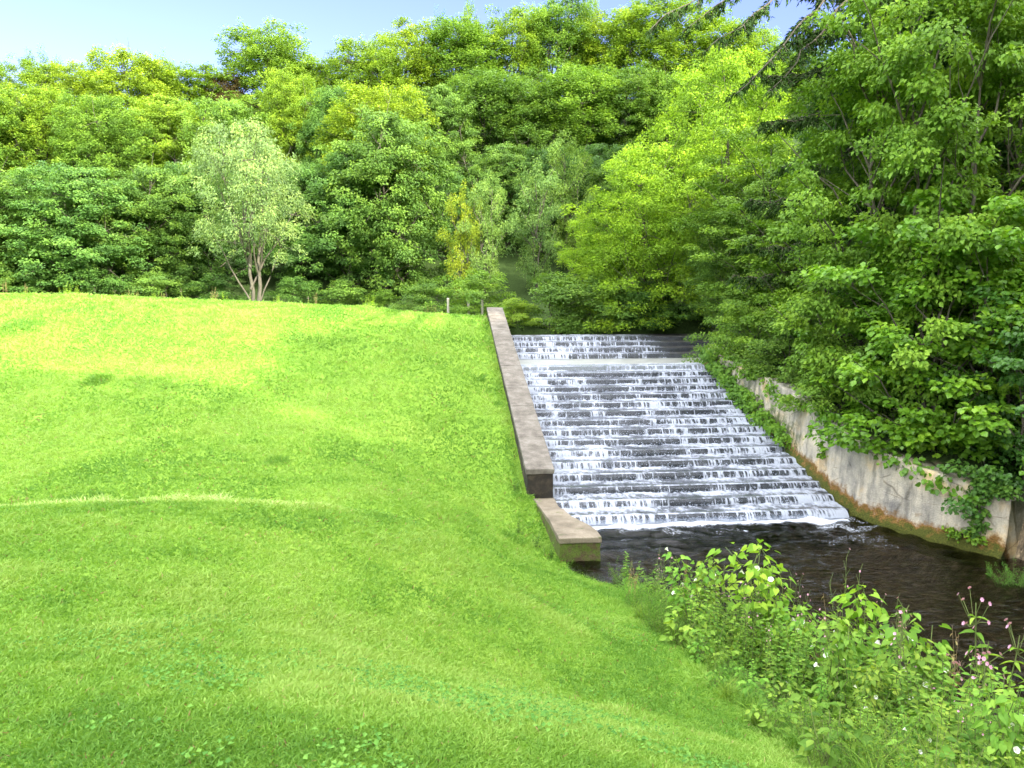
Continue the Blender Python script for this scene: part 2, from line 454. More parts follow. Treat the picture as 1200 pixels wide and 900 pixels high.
def stone_mat(name, c0, c1, c2, moss=None, rough=.85, bump=.6, scale=3.0, wet=None):
    m, nt, out = mat(name)
    v = geo_pos(nt)
    big = noise(nt, scale, 6, .65, v); fine = noise(nt, scale * 14, 5, .7, v)
    c = ramp(nt, big, [(.3, c0), (.5, c1), (.72, c2)])
    c = mixc(nt, .5, c, ramp(nt, fine, [(.3, (.45, .45, .45)), (.7, (1.3, 1.3, 1.3))]), 'MULTIPLY')
    p = N_(nt, 'ShaderNodeBsdfPrincipled', i_Roughness=rough)
    if moss:
        thr, col = moss
        mn = noise(nt, scale * 1.7, 5, .7, v)
        f = ramp(nt, mn, [(thr, (0, 0, 0)), (thr + .12, (1, 1, 1))])
        mc = ramp(nt, fine, [(.3, tuple(k * .5 for k in col)), (.7, tuple(k * 1.5 for k in col))])
        c = mixc(nt, f, c, mc)
    nt.links.new(c, p.inputs['Base Color'])
    b = N_(nt, 'ShaderNodeBump', i_Strength=bump, i_Distance=.04)
    nt.links.new(fine, b.inputs['Height']); nt.links.new(b.outputs[0], p.inputs['Normal'])
    nt.links.new(p.outputs[0], out.inputs['Surface'])
    return m

M['coping'] = stone_mat('coping_stone', (.075, .065, .05), (.14, .122, .10), (.225, .205, .175), moss=(.66, (.045, .05, .02)), bump=.5, scale=3.4)
M['dark_block'] = stone_mat('dark_block', (.008, .006, .004), (.018, .013, .008), (.075, .055, .03), moss=(.62, (.05, .06, .012)))
M['mossy_block'] = stone_mat('mossy_block', (.05, .03, .015), (.085, .06, .026), (.17, .135, .08), moss=(.40, (.075, .11, .010)))
M['wet_stone'] = stone_mat('wet_stone', (.008, .009, .011), (.016, .017, .02), (.04, .042, .045), rough=.35, bump=.5, scale=5)
M['dry_step'] = stone_mat('dry_step', (.02, .02, .02), (.045, .045, .042), (.085, .085, .075), rough=.7, bump=.5, scale=4)
M['landing'] = stone_mat('landing_slab', (.26, .27, .25), (.34, .35, .325), (.42, .42, .385), rough=.3, bump=.15, scale=1.8)

def left_wall():
    w = thing('parapet_wall', 'sloping stone parapet wall with flat coping beside the lawn', 'wall', (1.8, 16, 0))
    o = np.array([1.8, 16, 0.])
    y0, y1 = 16.0, 29.8
    z = lambda y: 1.0 + (y - 16) * .2185
    x0, x1 = 1.80, 2.415
    # body
    B = np.array([(x0 + .03, y0 + .03, -.6), (x1 - .02, y0 + .03, -.6), (x1 - .02, y1, -.6 + 2.6), (x0 + .03, y1, 2.0)])
    Tt = np.array([(x0 + .03, y0 + .03, z(y0) - .12), (x1 - .02, y0 + .03, z(y0) - .12), (x1 - .02, y1, z(y1) - .12), (x0 + .03, y1, z(y1) - .12)])
    V, F = box_mesh_np(B - o, Tt - o)
    link('wall_body', from_faces('wall_body', V, F, [M['dark_block']], .012, 2, .010), w)
    # coping stones, butted with thin joints
    rng = random.Random(3); y = y0
    while y < y1 - .2:
        L = min(rng.uniform(1.5, 2.3), y1 - y)
        if y1 - y - L < .6: L = y1 - y
        a, b = y + .009, y + L - .009
        jx = rng.uniform(-.006, .006); jz = rng.uniform(-.004, .004)
        Bq = np.array([(x0 + jx, a, z(a) - .118), (x1 + jx, a, z(a) - .118), (x1 + jx, b, z(b) - .118), (x0 + jx, b, z(b) - .118)])
        Tq = Bq + np.array([0, 0, .118 + jz])
        V, F = box_mesh_np(Bq - o, Tq - o)
        link('coping_stone', from_faces('coping_stone', V, F, [M['coping']], .016, 2, .010), w)
        y += L
    return w
left_wall()

def lower_block():
    w = thing('wing_wall', 'low mossy end wall curving out below the parapet at the pool edge', 'wall', (2.3, 14, 0))
    o = np.array([2.3, 14, 0.])
    prof = [(1.95, 15.98), (2.41, 15.98), (2.41, 15.3), (2.44, 14.8), (2.52, 14.4), (2.64, 14.1), (2.76, 13.8), (2.84, 13.5), (2.85, 13.1), (2.07, 13.1), (2.05, 14.2)]
    ins = [(2.40 + (x - 2.40) * .97, 14.6 + (y - 14.6) * .985) for x, y in prof]
    B = np.array([(x, y, -.7) for x, y in ins]); T1 = np.array([(x, y, .34) for x, y in ins])
    V, F = box_mesh_np(B - o, T1 - o)
    link('wall_body', from_faces('wall_body', V, F, [M['mossy_block']], .015, 2, .016), w)
    B = np.array([(x, y, .342) for x, y in prof]); T1 = np.array([(x, y, .45 - .08 * (y > 15)) for x, y in prof])
    V, F = box_mesh_np(B - o, T1 - o)
    link('coping_stone', from_faces('coping_stone', V, F, [M['coping_tan']], .02, 2, .010), w)
M['coping_tan'] = stone_mat('coping_tan', (.11, .088, .06), (.18, .148, .105), (.25, .21, .155), moss=(.60, (.06, .075, .015)), bump=.5, scale=3)
lower_block()

WALL_LINE = [(24.5, 8.60, 2.86), (23, 8.60, 2.66), (21.2, 8.60, 2.46), (19.8, 8.60, 2.40), (18.4, 8.61, 2.30), (17.0, 8.63, 2.02), (16.0, 8.68, 1.78), (15.2, 8.80, 1.60),
             (14.4, 9.08, 1.45), (13.6, 9.46, 1.32), (13.0, 9.83, 1.22), (12.5, 10.16, 1.08)]
def right_wall_mat():
    m, nt, out = mat('weathered_wall')
    v = geo_pos(nt)
    big = noise(nt, 1.1, 6, .6, v); mid = noise(nt, 4, 6, .7, v); fine = noise(nt, 40, 5, .7, v)
    streak = noise(nt, 3, 5, .6, mapping(nt, v, (2, 2, .35)))
    c = ramp(nt, big, [(.30, (.22, .21, .19)), (.44, (.42, .39, .32)), (.55, (.58, .52, .40)), (.66, (.62, .47, .26))])
    c = mixc(nt, .75, c, ramp(nt, streak, [(.32, (.32, .33, .34)), (.5, (.85, .85, .85)), (.66, (1.15, 1.12, 1.05))]), 'MULTIPLY')
    c = mixc(nt, .5, c, ramp(nt, fine, [(.3, (.55, .55, .55)), (.7, (1.25, 1.25, 1.25))]), 'MULTIPLY')
    vr = N_(nt, 'ShaderNodeTexVoronoi', feature='DISTANCE_TO_EDGE', i_Scale=1.25)
    wv = mixc(nt, .35, mapping(nt, v, (.6, .6, 1.9)), N_(nt, 'ShaderNodeTexNoise', i_Scale=3.).outputs['Color'], 'ADD'); nt.links.new(wv, vr.inputs['Vector'])
    part = ramp(nt, noise(nt, 1.9, 4, .6, mapping(nt, v, (1, 1, 1.3))), [(.50, (0, 0, 0)), (.60, (.8, .8, .8))])
    c = mixc(nt, part, c, mixc(nt, 1., c, ramp(nt, vr.outputs['Distance'], [(.0, (.42, .40, .37)), (.010, (.6, .58, .55)), (.022, (1, 1, 1))]), 'MULTIPLY'))
    # stained bands that grow above the water: rust-brown lichen, then moss
    h = N_(nt, 'ShaderNodeMath', operation='ADD'); nt.links.new(attr(nt, 'above'), h.inputs[0])
    mm = N_(nt, 'ShaderNodeMath', operation='MULTIPLY_ADD'); nt.links.new(mid, mm.inputs[0]); mm.inputs[1].default_value = -.75; mm.inputs[2].default_value = .375
    nt.links.new(mm.outputs[0], h.inputs[1])
    lf = ramp(nt, h.outputs[0], [(.0, (1, 1, 1)), (.26, (1, 1, 1)), (.40, (0, 0, 0))])
    mf = ramp(nt, h.outputs[0], [(.0, (1, 1, 1)), (.14, (1, 1, 1)), (.26, (0, 0, 0))])
    lc = ramp(nt, fine, [(.3, (.08, .04, .012)), (.7, (.30, .16, .045))])
    mc = ramp(nt, fine, [(.3, (.02, .025, .006)), (.7, (.11, .12, .018))])
    c = mixc(nt, lf, c, lc); c = mixc(nt, mf, c, mc)
    # moss bed higher up the sloping part
    g = N_(nt, 'ShaderNodeMath', operation='MULTIPLY'); nt.links.new(attr(nt, 'mossy'), g.inputs[0]); nt.links.new(ramp(nt, mid, [(.42, (0, 0, 0)), (.56, (1, 1, 1))]), g.inputs[1])
    c = mixc(nt, g.outputs[0], c, ramp(nt, fine, [(.3, (.018, .035, .006)), (.7, (.07, .11, .014))]))
    p = N_(nt, 'ShaderNodeBsdfPrincipled', i_Roughness=.9)
    p.inputs['Specular IOR Level'].default_value = .2
    nt.links.new(c, p.inputs['Base Color'])
    b = N_(nt, 'ShaderNodeBump', i_Strength=.7, i_Distance=.05)
    s = N_(nt, 'ShaderNodeMath', operation='ADD'); nt.links.new(mid, s.inputs[0]); nt.links.new(fine, s.inputs[1])
    nt.links.new(s.outputs[0], b.inputs['Height']); nt.links.new(b.outputs[0], p.inputs['Normal'])
    nt.links.new(p.outputs[0], out.inputs['Surface'])
    return m
M['right_wall'] = right_wall_mat()

def wet_z(y):
    return np.where(y > Y0, np.clip((y - Y0) / TREAD * RISER + RISER * .5, 0, LAND_Z), 0.)

def right_wall():
    L = np.array(WALL_LINE)
    s = np.r_[0, np.cumsum(np.hypot(np.diff(L[:, 0]), np.diff(L[:, 1])))]
    n = 230; t = np.linspace(0, s[-1], n)
    y = np.interp(t, s, L[:, 0]); x = np.interp(t, s, L[:, 1]); zt = np.interp(t, s, L[:, 2])
    k = np.ones(9) / 9
    for _ in range(2):
        for a in (x, zt):
            a[:] = np.convolve(np.pad(a, 4, 'edge'), k, 'valid')
    ty, tx = np.gradient(y), np.gradient(x); l = np.hypot(tx, ty); nxv, nyv = -ty / l, tx / l       # points to the bank side
    sgn = np.sign(nxv); nxv, nyv = np.abs(nxv), nyv * sgn
    zt = zt + .07 * (fbm(t * 1.5, t * 0, 51) - .5) * 2 + .03 * (vnoise(t * 6, t * 0, 52) - .5)
    zb = np.minimum(wet_z(y) - .5, .0) - .35
    zb = np.where(y > Y0, wet_z(y) - .5, -.7)
    m = 34
    front = []; above = []; mossy = []
    for i in range(m):
        f = i / (m - 1); z = zb + (zt - zb) * f
        bul = .05 * (fbm(t * 2.0, z * 2.0, 61) - .5) + .03 * (vnoise(t * 7, z * 9, 62) - .5)
        lean = .10 * f - .06 * sstep(.22, .05, z - wet_z(y))           # battered face with a projecting footing
        front.append(np.c_[x + nxv * (lean + bul), y + nyv * (lean + bul), z])
        above.append(z - wet_z(y)); mossy.append(sstep(16.6, 18.2, y) * sstep(1.25, .35, z - wet_z(y)) + sstep(21, 23, y) * .4)
    for q in (.12, .30, .55):
        front.append(np.c_[x + nxv * (.1 + q), y + nyv * (.1 + q), zt - .03 * q + .03 * (vnoise(t * 5, t * 0 + q * 9, 63) - .5)])
        above.append(zt - wet_z(y)); mossy.append(t * 0 + .4)
    front.append(np.c_[x + nxv * .65, y + nyv * .65, zb]); above.append(zb * 0 + 1); mossy.append(t * 0)
    V = np.concatenate(front); rws = len(front)
    i = np.arange(rws - 1)[:, None] * n; j = np.arange(n - 1)[None]
    Q = np.stack([i + j, i + j + 1, i + n + j + 1, i + n + j], -1).reshape(-1, 4)
    c0 = np.arange(rws) * n; c1 = c0 + n - 1
    # end caps as strips between the front column and the back column
    caps = []
    for c in (c0, c1):
        top = c[:m]; back = c[-1]
        caps += [[top[a], top[a + 1], back] for a in range(m - 1)] + [[c[m - 1 + a], c[m + a], back] for a in range(3)]
    o = np.array([9.0, 18, 0.])
    me = mesh_data('retaining_wall', V - o, [Q, np.array(caps)], {'above': np.concatenate(above), 'mossy': np.concatenate(mossy)}, True, [M['right_wall']])
    ob = link('retaining_wall', me, None, o)
    tag(ob, 'cream weathered retaining wall with rusty lichen band curving along the right of the pool', 'wall')
right_wall()

def spillway():
    w = thing('stone_spillway', 'dark stepped stone spillway between the two walls carrying white water', 'spillway', (5.5, 15.3, 0))
    o = np.array([5.5, 15.3, 0.])
    def step(name, y0, y1, z0, z1, x0, x1, mt):
        V, F = box_mesh_np(np.array([(x0, y0, z0), (x1, y0, z0), (x1, y1, z0), (x0, y1, z0)]) - o, np.array([(x0, y0, z1), (x1, y0, z1), (x1, y1, z1), (x0, y1, z1)]) - o)
        link(name, from_faces(name, V, F, [mt], .012), w)
    for k in range(NST - 1):
        step('step', Y0 + TREAD * k, Y0 + TREAD * (k + 1) + .05, RISER * k - .45, RISER * (k + 1), XL + .003, XR + .12, M['wet_stone'])
    step('landing', LAND_Y, UP_Y + .05, LAND_Z - .45, LAND_Z, XL + .003, 10.85, M['landing'])
    rng = random.Random(4)
    for k in range(4):
        y0 = UP_Y + UP_T * k; z0 = LAND_Z + UP_R * k
        step('step', y0, y0 + UP_T + (.05 if k < 3 else .7), z0 - .4, z0 + UP_R, XL + .003, 10.85, M['dry_step'])
    # the upstream return wall closing the landing on the right
    V, F = box_mesh_np(np.array([(10.86, 24.6, 1.6), (11.3, 24.6, 1.6), (11.3, 30, 1.6), (10.86, 30, 1.6)]) - o, np.array([(10.86, 24.6, 2.95), (11.3, 24.6, 2.95), (11.3, 30, 3.4), (10.86, 30, 3.4)]) - o)
    link('return_wall', from_faces('return_wall', V, F, [M['dry_step']], .02), w)
    V, F = box_mesh_np(np.array([(8.75, 24.52, 1.6), (10.86, 24.52, 1.6), (10.86, 24.9, 1.6), (8.75, 24.9, 1.6)]) - o, np.array([(8.75, 24.52, 2.40), (10.86, 24.52, 2.7), (10.86, 24.9, 2.7), (8.75, 24.9, 2.40)]) - o)
    link('return_wall', from_faces('return_wall', V, F, [M['dry_step']], .02), w)
spillway()

# ------------------------------------------------------------------ water
def fall_mat():
    m, nt, out = mat('falling_water')
    tr = N_(nt, 'ShaderNodeBsdfTransparent'); tr.inputs[0].default_value = (.80, .84, .88, 1)
    gl = N_(nt, 'ShaderNodeBsdfGlossy', i_Roughness=.12); gl.inputs[0].default_value = (.9, .93, 1, 1)
    fr = N_(nt, 'ShaderNodeFresnel', i_IOR=1.33)
    a = N_(nt, 'ShaderNodeMixShader'); nt.links.new(fr.outputs[0], a.inputs[0]); nt.links.new(tr.outputs[0], a.inputs[1]); nt.links.new(gl.outputs[0], a.inputs[2])
    v = geo_pos(nt)
    fine = noise(nt, 70, 5, .75, mapping(nt, v, (1, .6, .16)))
    f = N_(nt, 'ShaderNodeMath', operation='ADD'); nt.links.new(attr(nt, 'foam'), f.inputs[0])
    g = N_(nt, 'ShaderNodeMath', operation='MULTIPLY_ADD'); nt.links.new(fine, g.inputs[0]); g.inputs[1].default_value = 1.3; g.inputs[2].default_value = -.65
    nt.links.new(g.outputs[0], f.inputs[1])
    fac = ramp(nt, f.outputs[0], [(.0, (.05, .05, .05)), (.30, (.20, .20, .20)), (.6, (.50, .50, .50)), (1.0, (.95, .95, .95))])
    d = N_(nt, 'ShaderNodeBsdfDiffuse'); d.inputs[0].default_value = (.49, .53, .62, 1)
    t = N_(nt, 'ShaderNodeBsdfTranslucent'); t.inputs[0].default_value = (.49, .53, .62, 1)
    dm = N_(nt, 'ShaderNodeMixShader'); dm.inputs[0].default_value = .3; nt.links.new(d.outputs[0], dm.inputs[1]); nt.links.new(t.outputs[0], dm.inputs[2])
    mx = N_(nt, 'ShaderNodeMixShader'); nt.links.new(fac, mx.inputs[0]); nt.links.new(a.outputs[0], mx.inputs[1]); nt.links.new(dm.outputs[0], mx.inputs[2])
    nt.links.new(mx.outputs[0], out.inputs['Surface'])
    return m
M['fall'] = fall_mat()

def cascade_water():
    rng = np.random.default_rng(5)
    def sheet(x0, x1, nx, steps, seed, upper):
        xs = np.linspace(x0, x1, nx)
        rowsV, rowsF = [], []
        for k, (yk, z0, z1, ynext) in enumerate(steps):           # from the bottom up
            lo = fbm(xs * .55 + 3, xs * 0 + k * .6, seed, 3); mid = fbm(xs * 2.3, xs * 0 + k * 3.1, seed + 1, 3)
            st = fbm(xs * 9, xs * 0 + k * 7.7, seed + 2, 3); hs = vnoise(xs * 34, xs * 0 + k * 5.3, seed + 3)
            body = .16 + 1.3 * (lo - .5) + 1.2 * (mid - .5)
            if not upper:
                body = body + .45 * sstep(7.3, 8.2, xs) + .22 * sstep(3.1, 2.6, xs) - .85 * np.exp(-((xs - (4.75 + .05 * (15 - k))) / .62) ** 2) - .5 * np.exp(-((xs - 3.7) / .45) ** 2) * (k > 5)
            else:
                body = body - .02 - 1.6 * sstep(7.6, 9.2, xs + .5 * mid)
            fall = .08 + body + 2.0 * (st - .5) + 1.2 * (hs - .5)
            wet = np.clip(body * 1.3, 0, 1)
            thick = .010 + .02 * wet
            jag = .012 * (st - .5)
            dry = sstep(8.0, 9.3, xs + .5 * mid) if upper else xs * 0
            zb = z0 + .012 - .05 * dry
            H = z1 - z0
            # riser: base to lip
            for f in (0, .14, .28, .44, .6, .76, .92):
                ph = .6 * vnoise(xs * 30, xs * 0 + f * 2.6 + k * 9, seed + 5) + .4 * vnoise(xs * 75, xs * 0 + f * 1.2 + k * 5, seed + 6)
                yy = yk - .012 - thick * .5 - (.11 + .07 * wet) * math.sqrt(1 - f) * (1 - .8 * dry) + jag + .02 * dry
                rowsV.append(np.c_[xs, yy, zb + H * f * np.ones(nx)])
                rowsF.append(np.clip(.02 + fall + 1.5 * (ph - .5) + .5 * sstep(.4, 0, f), 0, 1) * (1 - dry))
            # lip and tread; sky glint on the lip is painted in as white foam
            tl = ynext - yk
            for q in (.0, .03, .10, .20, .32, .44, .56, .68, .80, .95):
                n1 = fbm(xs * 3 + q * 2, xs * 0 + k * 2.1 + q * 3, seed + 7, 3); n2 = vnoise(xs * 14, xs * 0 + q * 9 + k * 4, seed + 8)
                n2b = vnoise(xs * 30, xs * 0 + q * 14 + k * 4, seed + 9)
                back = sstep(.1, .55, q) * (1 - sstep(.78, .9, q))
                fo_glint = (.85 if q < .04 else .26 + .52 * back) + .35 * (body - .2) + 1.3 * (n1 - .5) + .6 * (n2 - .5) + .5 * (n2b - .5)
                if upper: fo_glint = fo_glint - .05
                h = .008 + .010 * wet * (1 + back) + .035 * back * n2 * np.clip(fo_glint, 0, 1) + .008 * n1 - .05 * dry
                rowsV.append(np.c_[xs, yk + tl * q + .0 * xs - (.012 if q == 0 else 0), z1 + h * (.75 if q == 0 else 1)])
                rowsF.append(np.clip(fo_glint, 0, 1) * (1 - dry))
        return np.concatenate(rowsV), np.concatenate(rowsF), len(rowsV), nx
    steps = [(Y0 + TREAD * k, RISER * k, RISER * (k + 1), Y0 + TREAD * (k + 1)) for k in range(NST - 1)]
    steps.append((LAND_Y, LAND_Z - RISER, LAND_Z, LAND_Y + .5))
    Vs, As, Qs, off = [], [], [], 0
    ups = [(UP_Y + UP_T * k, LAND_Z + UP_R * k, LAND_Z + UP_R * (k + 1), UP_Y + UP_T * (k + 1)) for k in range(4)]
    for args in ((XL + .006, XR + .03, 900, steps, 101, False), (XL + .006, 10.84, 760, ups, 161, True)):
        V, A, r, nx = sheet(*args)
        i = np.arange(r - 1)[:, None] * nx; j = np.arange(nx - 1)[None]
        Qs.append(off + np.stack([i + j, i + j + 1, i + nx + j + 1, i + nx + j], -1).reshape(-1, 4))
        Vs.append(V); As.append(A); off += len(V)
    # froth at the foot, splash drops
    n = 5200
    k = rng.integers(0, NST, n); k[: 2200] = 0
    x = rng.uniform(XL + .05, XR - .05, n); yb = Y0 + TREAD * k - .03 - np.abs(rng.normal(0, .07, n)); zb = RISER * k + np.abs(rng.normal(0, .03, n)) + .02
    s = rng.uniform(.006, .016, n)
    oct_ = np.array([(1, 0, 0), (-1, 0, 0), (0, 1, 0), (0, -1, 0), (0, 0, 1), (0, 0, -1)], float)
    of = np.array([(0, 2, 4), (2, 1, 4), (1, 3, 4), (3, 0, 4), (2, 0, 5), (1, 2, 5), (3, 1, 5), (0, 3, 5)])
    dv = (np.c_[x, yb, zb][:, None] + oct_[None] * s[:, None, None]).reshape(-1, 3)
    T = (off + (np.arange(n) * 6)[:, None, None] + of[None]).reshape(-1, 3)
    Vs.append(dv); As.append(np.ones(len(dv)))
    me = mesh_data('cascade_water', np.concatenate(Vs), [np.concatenate(Qs), T], {'foam': np.concatenate(As)}, True, [M['fall']])
    tag(link('cascade_water', me), 'white water tumbling down the stone steps', 'water', kind='structure')
cascade_water()

def pool_mat():
    m, nt, out = mat('pool_water')
    tr = N_(nt, 'ShaderNodeBsdfTransparent'); tr.inputs[0].default_value = (.30, .275, .235, 1)
    gl = N_(nt, 'ShaderNodeBsdfGlossy', i_Roughness=.04)
    v = geo_pos(nt)
    bn = noise(nt, 6.5, 5, .62, mapping(nt, v, (.55, 1.7, 1)), .8)
    b = N_(nt, 'ShaderNodeBump', i_Strength=.55, i_Distance=.05); nt.links.new(bn, b.inputs['Height'])
    fr = N_(nt, 'ShaderNodeFresnel', i_IOR=1.33)
    nt.links.new(b.outputs[0], gl.inputs['Normal']); nt.links.new(b.outputs[0], fr.inputs['Normal'])
    a = N_(nt, 'ShaderNodeMixShader'); nt.links.new(fr.outputs[0], a.inputs[0]); nt.links.new(tr.outputs[0], a.inputs[1]); nt.links.new(gl.outputs[0], a.inputs[2])
    fine = noise(nt, 22, 5, .7, v)
    f = N_(nt, 'ShaderNodeMath', operation='ADD'); nt.links.new(attr(nt, 'foam'), f.inputs[0])
    g = N_(nt, 'ShaderNodeMath', operation='MULTIPLY_ADD'); nt.links.new(fine, g.inputs[0]); g.inputs[1].default_value = 1.9; g.inputs[2].default_value = -.95
    nt.links.new(g.outputs[0], f.inputs[1])
    fac = ramp(nt, f.outputs[0], [(.3, (0, 0, 0)), (.9, (.9, .9, .9))])
    d = N_(nt, 'ShaderNodeBsdfDiffuse'); d.inputs[0].default_value = (.58, .62, .70, 1)
    mx = N_(nt, 'ShaderNodeMixShader'); nt.links.new(fac, mx.inputs[0]); nt.links.new(a.outputs[0], mx.inputs[1]); nt.links.new(d.outputs[0], mx.inputs[2])
    nt.links.new(mx.outputs[0], out.inputs['Surface'])
    return m
M['pool'] = pool_mat()

def pool_water():
    xs = np.unique(np.concatenate([np.arange(2.2, 11.5, .045), np.arange(11.5, 32, .8)])); ys = np.unique(np.concatenate([np.arange(-4, 6, .5), np.arange(6, 15.34, .045)]))
    X, Y = np.meshgrid(xs, ys)
    Z = 0 * X
    rng = np.random.default_rng(3)
    for i in range(34):
        wl = rng.uniform(.18, .75); th = rng.normal(-1.35, .75); amp = .010 * wl
        Z += amp * np.sin((X * math.cos(th) + Y * math.sin(th)) * 2 * math.pi / wl + rng.uniform(0, 6.28) + 1.5 * vnoise(X * .8, Y * .8, i))
    Z *= .35 + .5 * sstep(11.5, 15, Y)
    Z += .02 * sstep(14.75, 15.2, Y) * (fbm(X * 5, Y * 5, 71) - .3)
    d = 15.25 - Y
    foam = (X < 8.5) * 1.2 * sstep(.50, .06, d + .25 * (fbm(X * 3, Y * 3, 72) - .5)) + .42 * sstep(1.3, .2, d) * sstep(.5, .7, fbm(X * 2.2, Y * 3.5, 73)) + .36 * sstep(.62, .75, fbm(X * 1.3, Y * 2.4, 74)) * sstep(3.5, .5, d)
    nx, ny = len(xs), len(ys)
    i = np.arange(ny - 1)[:, None] * nx; j = np.arange(nx - 1)[None]
    Q = np.stack([i + j, i + j + 1, i + nx + j + 1, i + nx + j], -1).reshape(-1, 4)
    me = mesh_data('pool_water', np.c_[X.ravel(), Y.ravel(), Z.ravel()], [Q], {'foam': foam.ravel()}, True, [M['pool']])
    tag(link('pool_water', me), 'dark rippled stream water in the pool below the steps', 'water', kind='structure')
pool_water()

# ------------------------------------------------------------------ trees
def crown_mesh(name, C, Rd, n_per, leaf, rng, tmpl=T_DIAMOND, droop=.4, up=.9, wl=.55, mats=None, axis=(0, 0), shell=2.4, ctint=.5, dirmix=1.0, flip=-.35):
    """leaves spread through a set of clump ellipsoids (C centres, Rd radii)"""
    K = len(C); n_per = np.broadcast_to(n_per, (K,))
    idx = np.repeat(np.arange(K), n_per); n = len(idx)
    dr = norm(rng.normal(size=(n, 3))); dr[:, 2] = np.where(dr[:, 2] < flip, -dr[:, 2], dr[:, 2])
    q = rng.random(n) ** (1 / shell)
    P = C[idx] + dr * Rd[idx] * q[:, None]
    out = P.copy(); out[:, 0] -= axis[0]; out[:, 1] -= axis[1]; out[:, 2] = 0; out = norm(out)
    Nn = np.array([0, 0, up])[None] + .45 * dr + .55 * out + .42 * rng.normal(size=(n, 3))
    D = dirmix * (out * .7 + dr * np.array([.8, .8, .2])) + .55 * rng.normal(size=(n, 3)); D[:, 2] -= droop
    L = leaf * rng.uniform(.65, 1.25, n)
    V, F, k = leaves(P, D, Nn, L, L * wl * 1.15, tmpl)
    ct = rng.random(K)
    tint = np.clip(.5 + ctint * (ct[idx] - .5) + .5 * (rng.random(n) - .5) + .15 * dr[:, 2], 0, 1)
    return mesh_data(name, V, F, {'tint': np.repeat(tint, k)}, False, mats or [M['leaf']])

def wig(p0, p1, n, rng, amp, sag=0.):
    t = np.linspace(0, 1, n)[:, None]
    P = p0 + (p1 - p0) * t + rng.normal(0, amp, (n, 3)) * np.sin(t * math.pi)
    P[:, 2] += sag * np.sin(t[:, 0] * math.pi)
    return P

def tree_variant(H=10., Wd=3.2, base=.25, n_limb=16, sub=5, prof='dome', clump=(.75, .42), n_leaf=110, leaf=.26, droop=.4, seed=1, trunk_r=.16,
                 stems=1, tmpl=T_DIAMOND, leafmat='leaf', barkmat='bark', extra_top=1.0, up=.9, wl=.55, inner=.3, shell=2.4):
    rng = np.random.default_rng(seed)
    lines = []; C = []; Rr = []
    stem_tops = []
    for s in range(stems):
        a = rng.uniform(0, 6.28); off = (0 if stems == 1 else .14 * Wd)
        b = np.array([math.cos(a) * off * .25, math.sin(a) * off * .25, -.25])
        top = np.array([math.cos(a) * off * 2.2, math.sin(a) * off * 2.2, H * (.9 if s == 0 else .78)])
        P = wig(b, top, 9, rng, .12)
        r = trunk_r * (1 - .85 * np.linspace(0, 1, 9)) * (1 if stems == 1 else .75); r[0] *= 1.35
        lines.append((P, r)); stem_tops.append(P)
    for i in range(n_limb):
        f = (i + .5) / n_limb
        h = H * (base + (1 - base) * f * .93)
        u = (h / H - base) / (1 - base)
        if prof == 'dome': w = math.sin(math.pi * min(1, .22 + .72 * u)) ** .7
        elif prof == 'cone': w = (1 - u) ** .85 + .06
        elif prof == 'vase': w = .45 + .55 * math.sin(math.pi * min(1, .1 + .75 * u))
        elif prof == 'bush': w = math.cos(u * 1.35) ** .6
        else: w = .8
        w *= Wd * rng.uniform(.68, 1.18)
        a = i * 2.39996 + rng.normal(0, .35)
        S = stem_tops[i % stems]
        p0 = S[min(8, int(np.clip((h / H - .18) * 9, 0, 8)))]
        rise = (.35 if prof in ('dome', 'vase') else .05) * w
        p1 = np.array([p0[0] * .4 + math.cos(a) * w, p0[1] * .4 + math.sin(a) * w, min(h + rise * .6, H)])
        P = wig(p0, p1, 6, rng, .10, .08 * w)
        lines.append((P, trunk_r * .38 * (1 - .8 * np.linspace(0, 1, 6))))
        for j in range(sub):
            t = rng.uniform(inner, 1.0)
            c = p0 + (p1 - p0) * t + rng.normal(0, .17 * Wd * (.35 + .65 * t), 3) * np.array([1, 1, .8])
            C.append(c); sc_ = rng.uniform(.6, 1.3)
            Rr.append((clump[0] * sc_, clump[0] * sc_, clump[1] * sc_))
            if j < 2: lines.append((wig(p0 + (p1 - p0) * t * .7, c, 4, rng, .05), trunk_r * .12 * np.linspace(1, .4, 4)))
    for _ in range(int(sub * 1.4 * extra_top)):
        c = np.array([*rng.normal(0, .22 * Wd, 2), H * rng.uniform(.86, 1.0)]); C.append(c); Rr.append((clump[0] * .8, clump[0] * .8, clump[1] * 1.1))
    C = np.array(C); Rr = np.array(Rr)
    C[:, 2] = np.maximum(C[:, 2], .15)
    cm = crown_mesh('crown', C, Rr, np.maximum(12, (n_leaf * (Rr[:, 0] / clump[0]) ** 2).astype(int)), leaf, rng, tmpl, droop, up, wl, [M[leafmat]], shell=shell)
    V, Q = tubes(lines, 6)
    tm = mesh_data('trunk', V, [Q], None, True, [M[barkmat]])
    return tm, cm, H

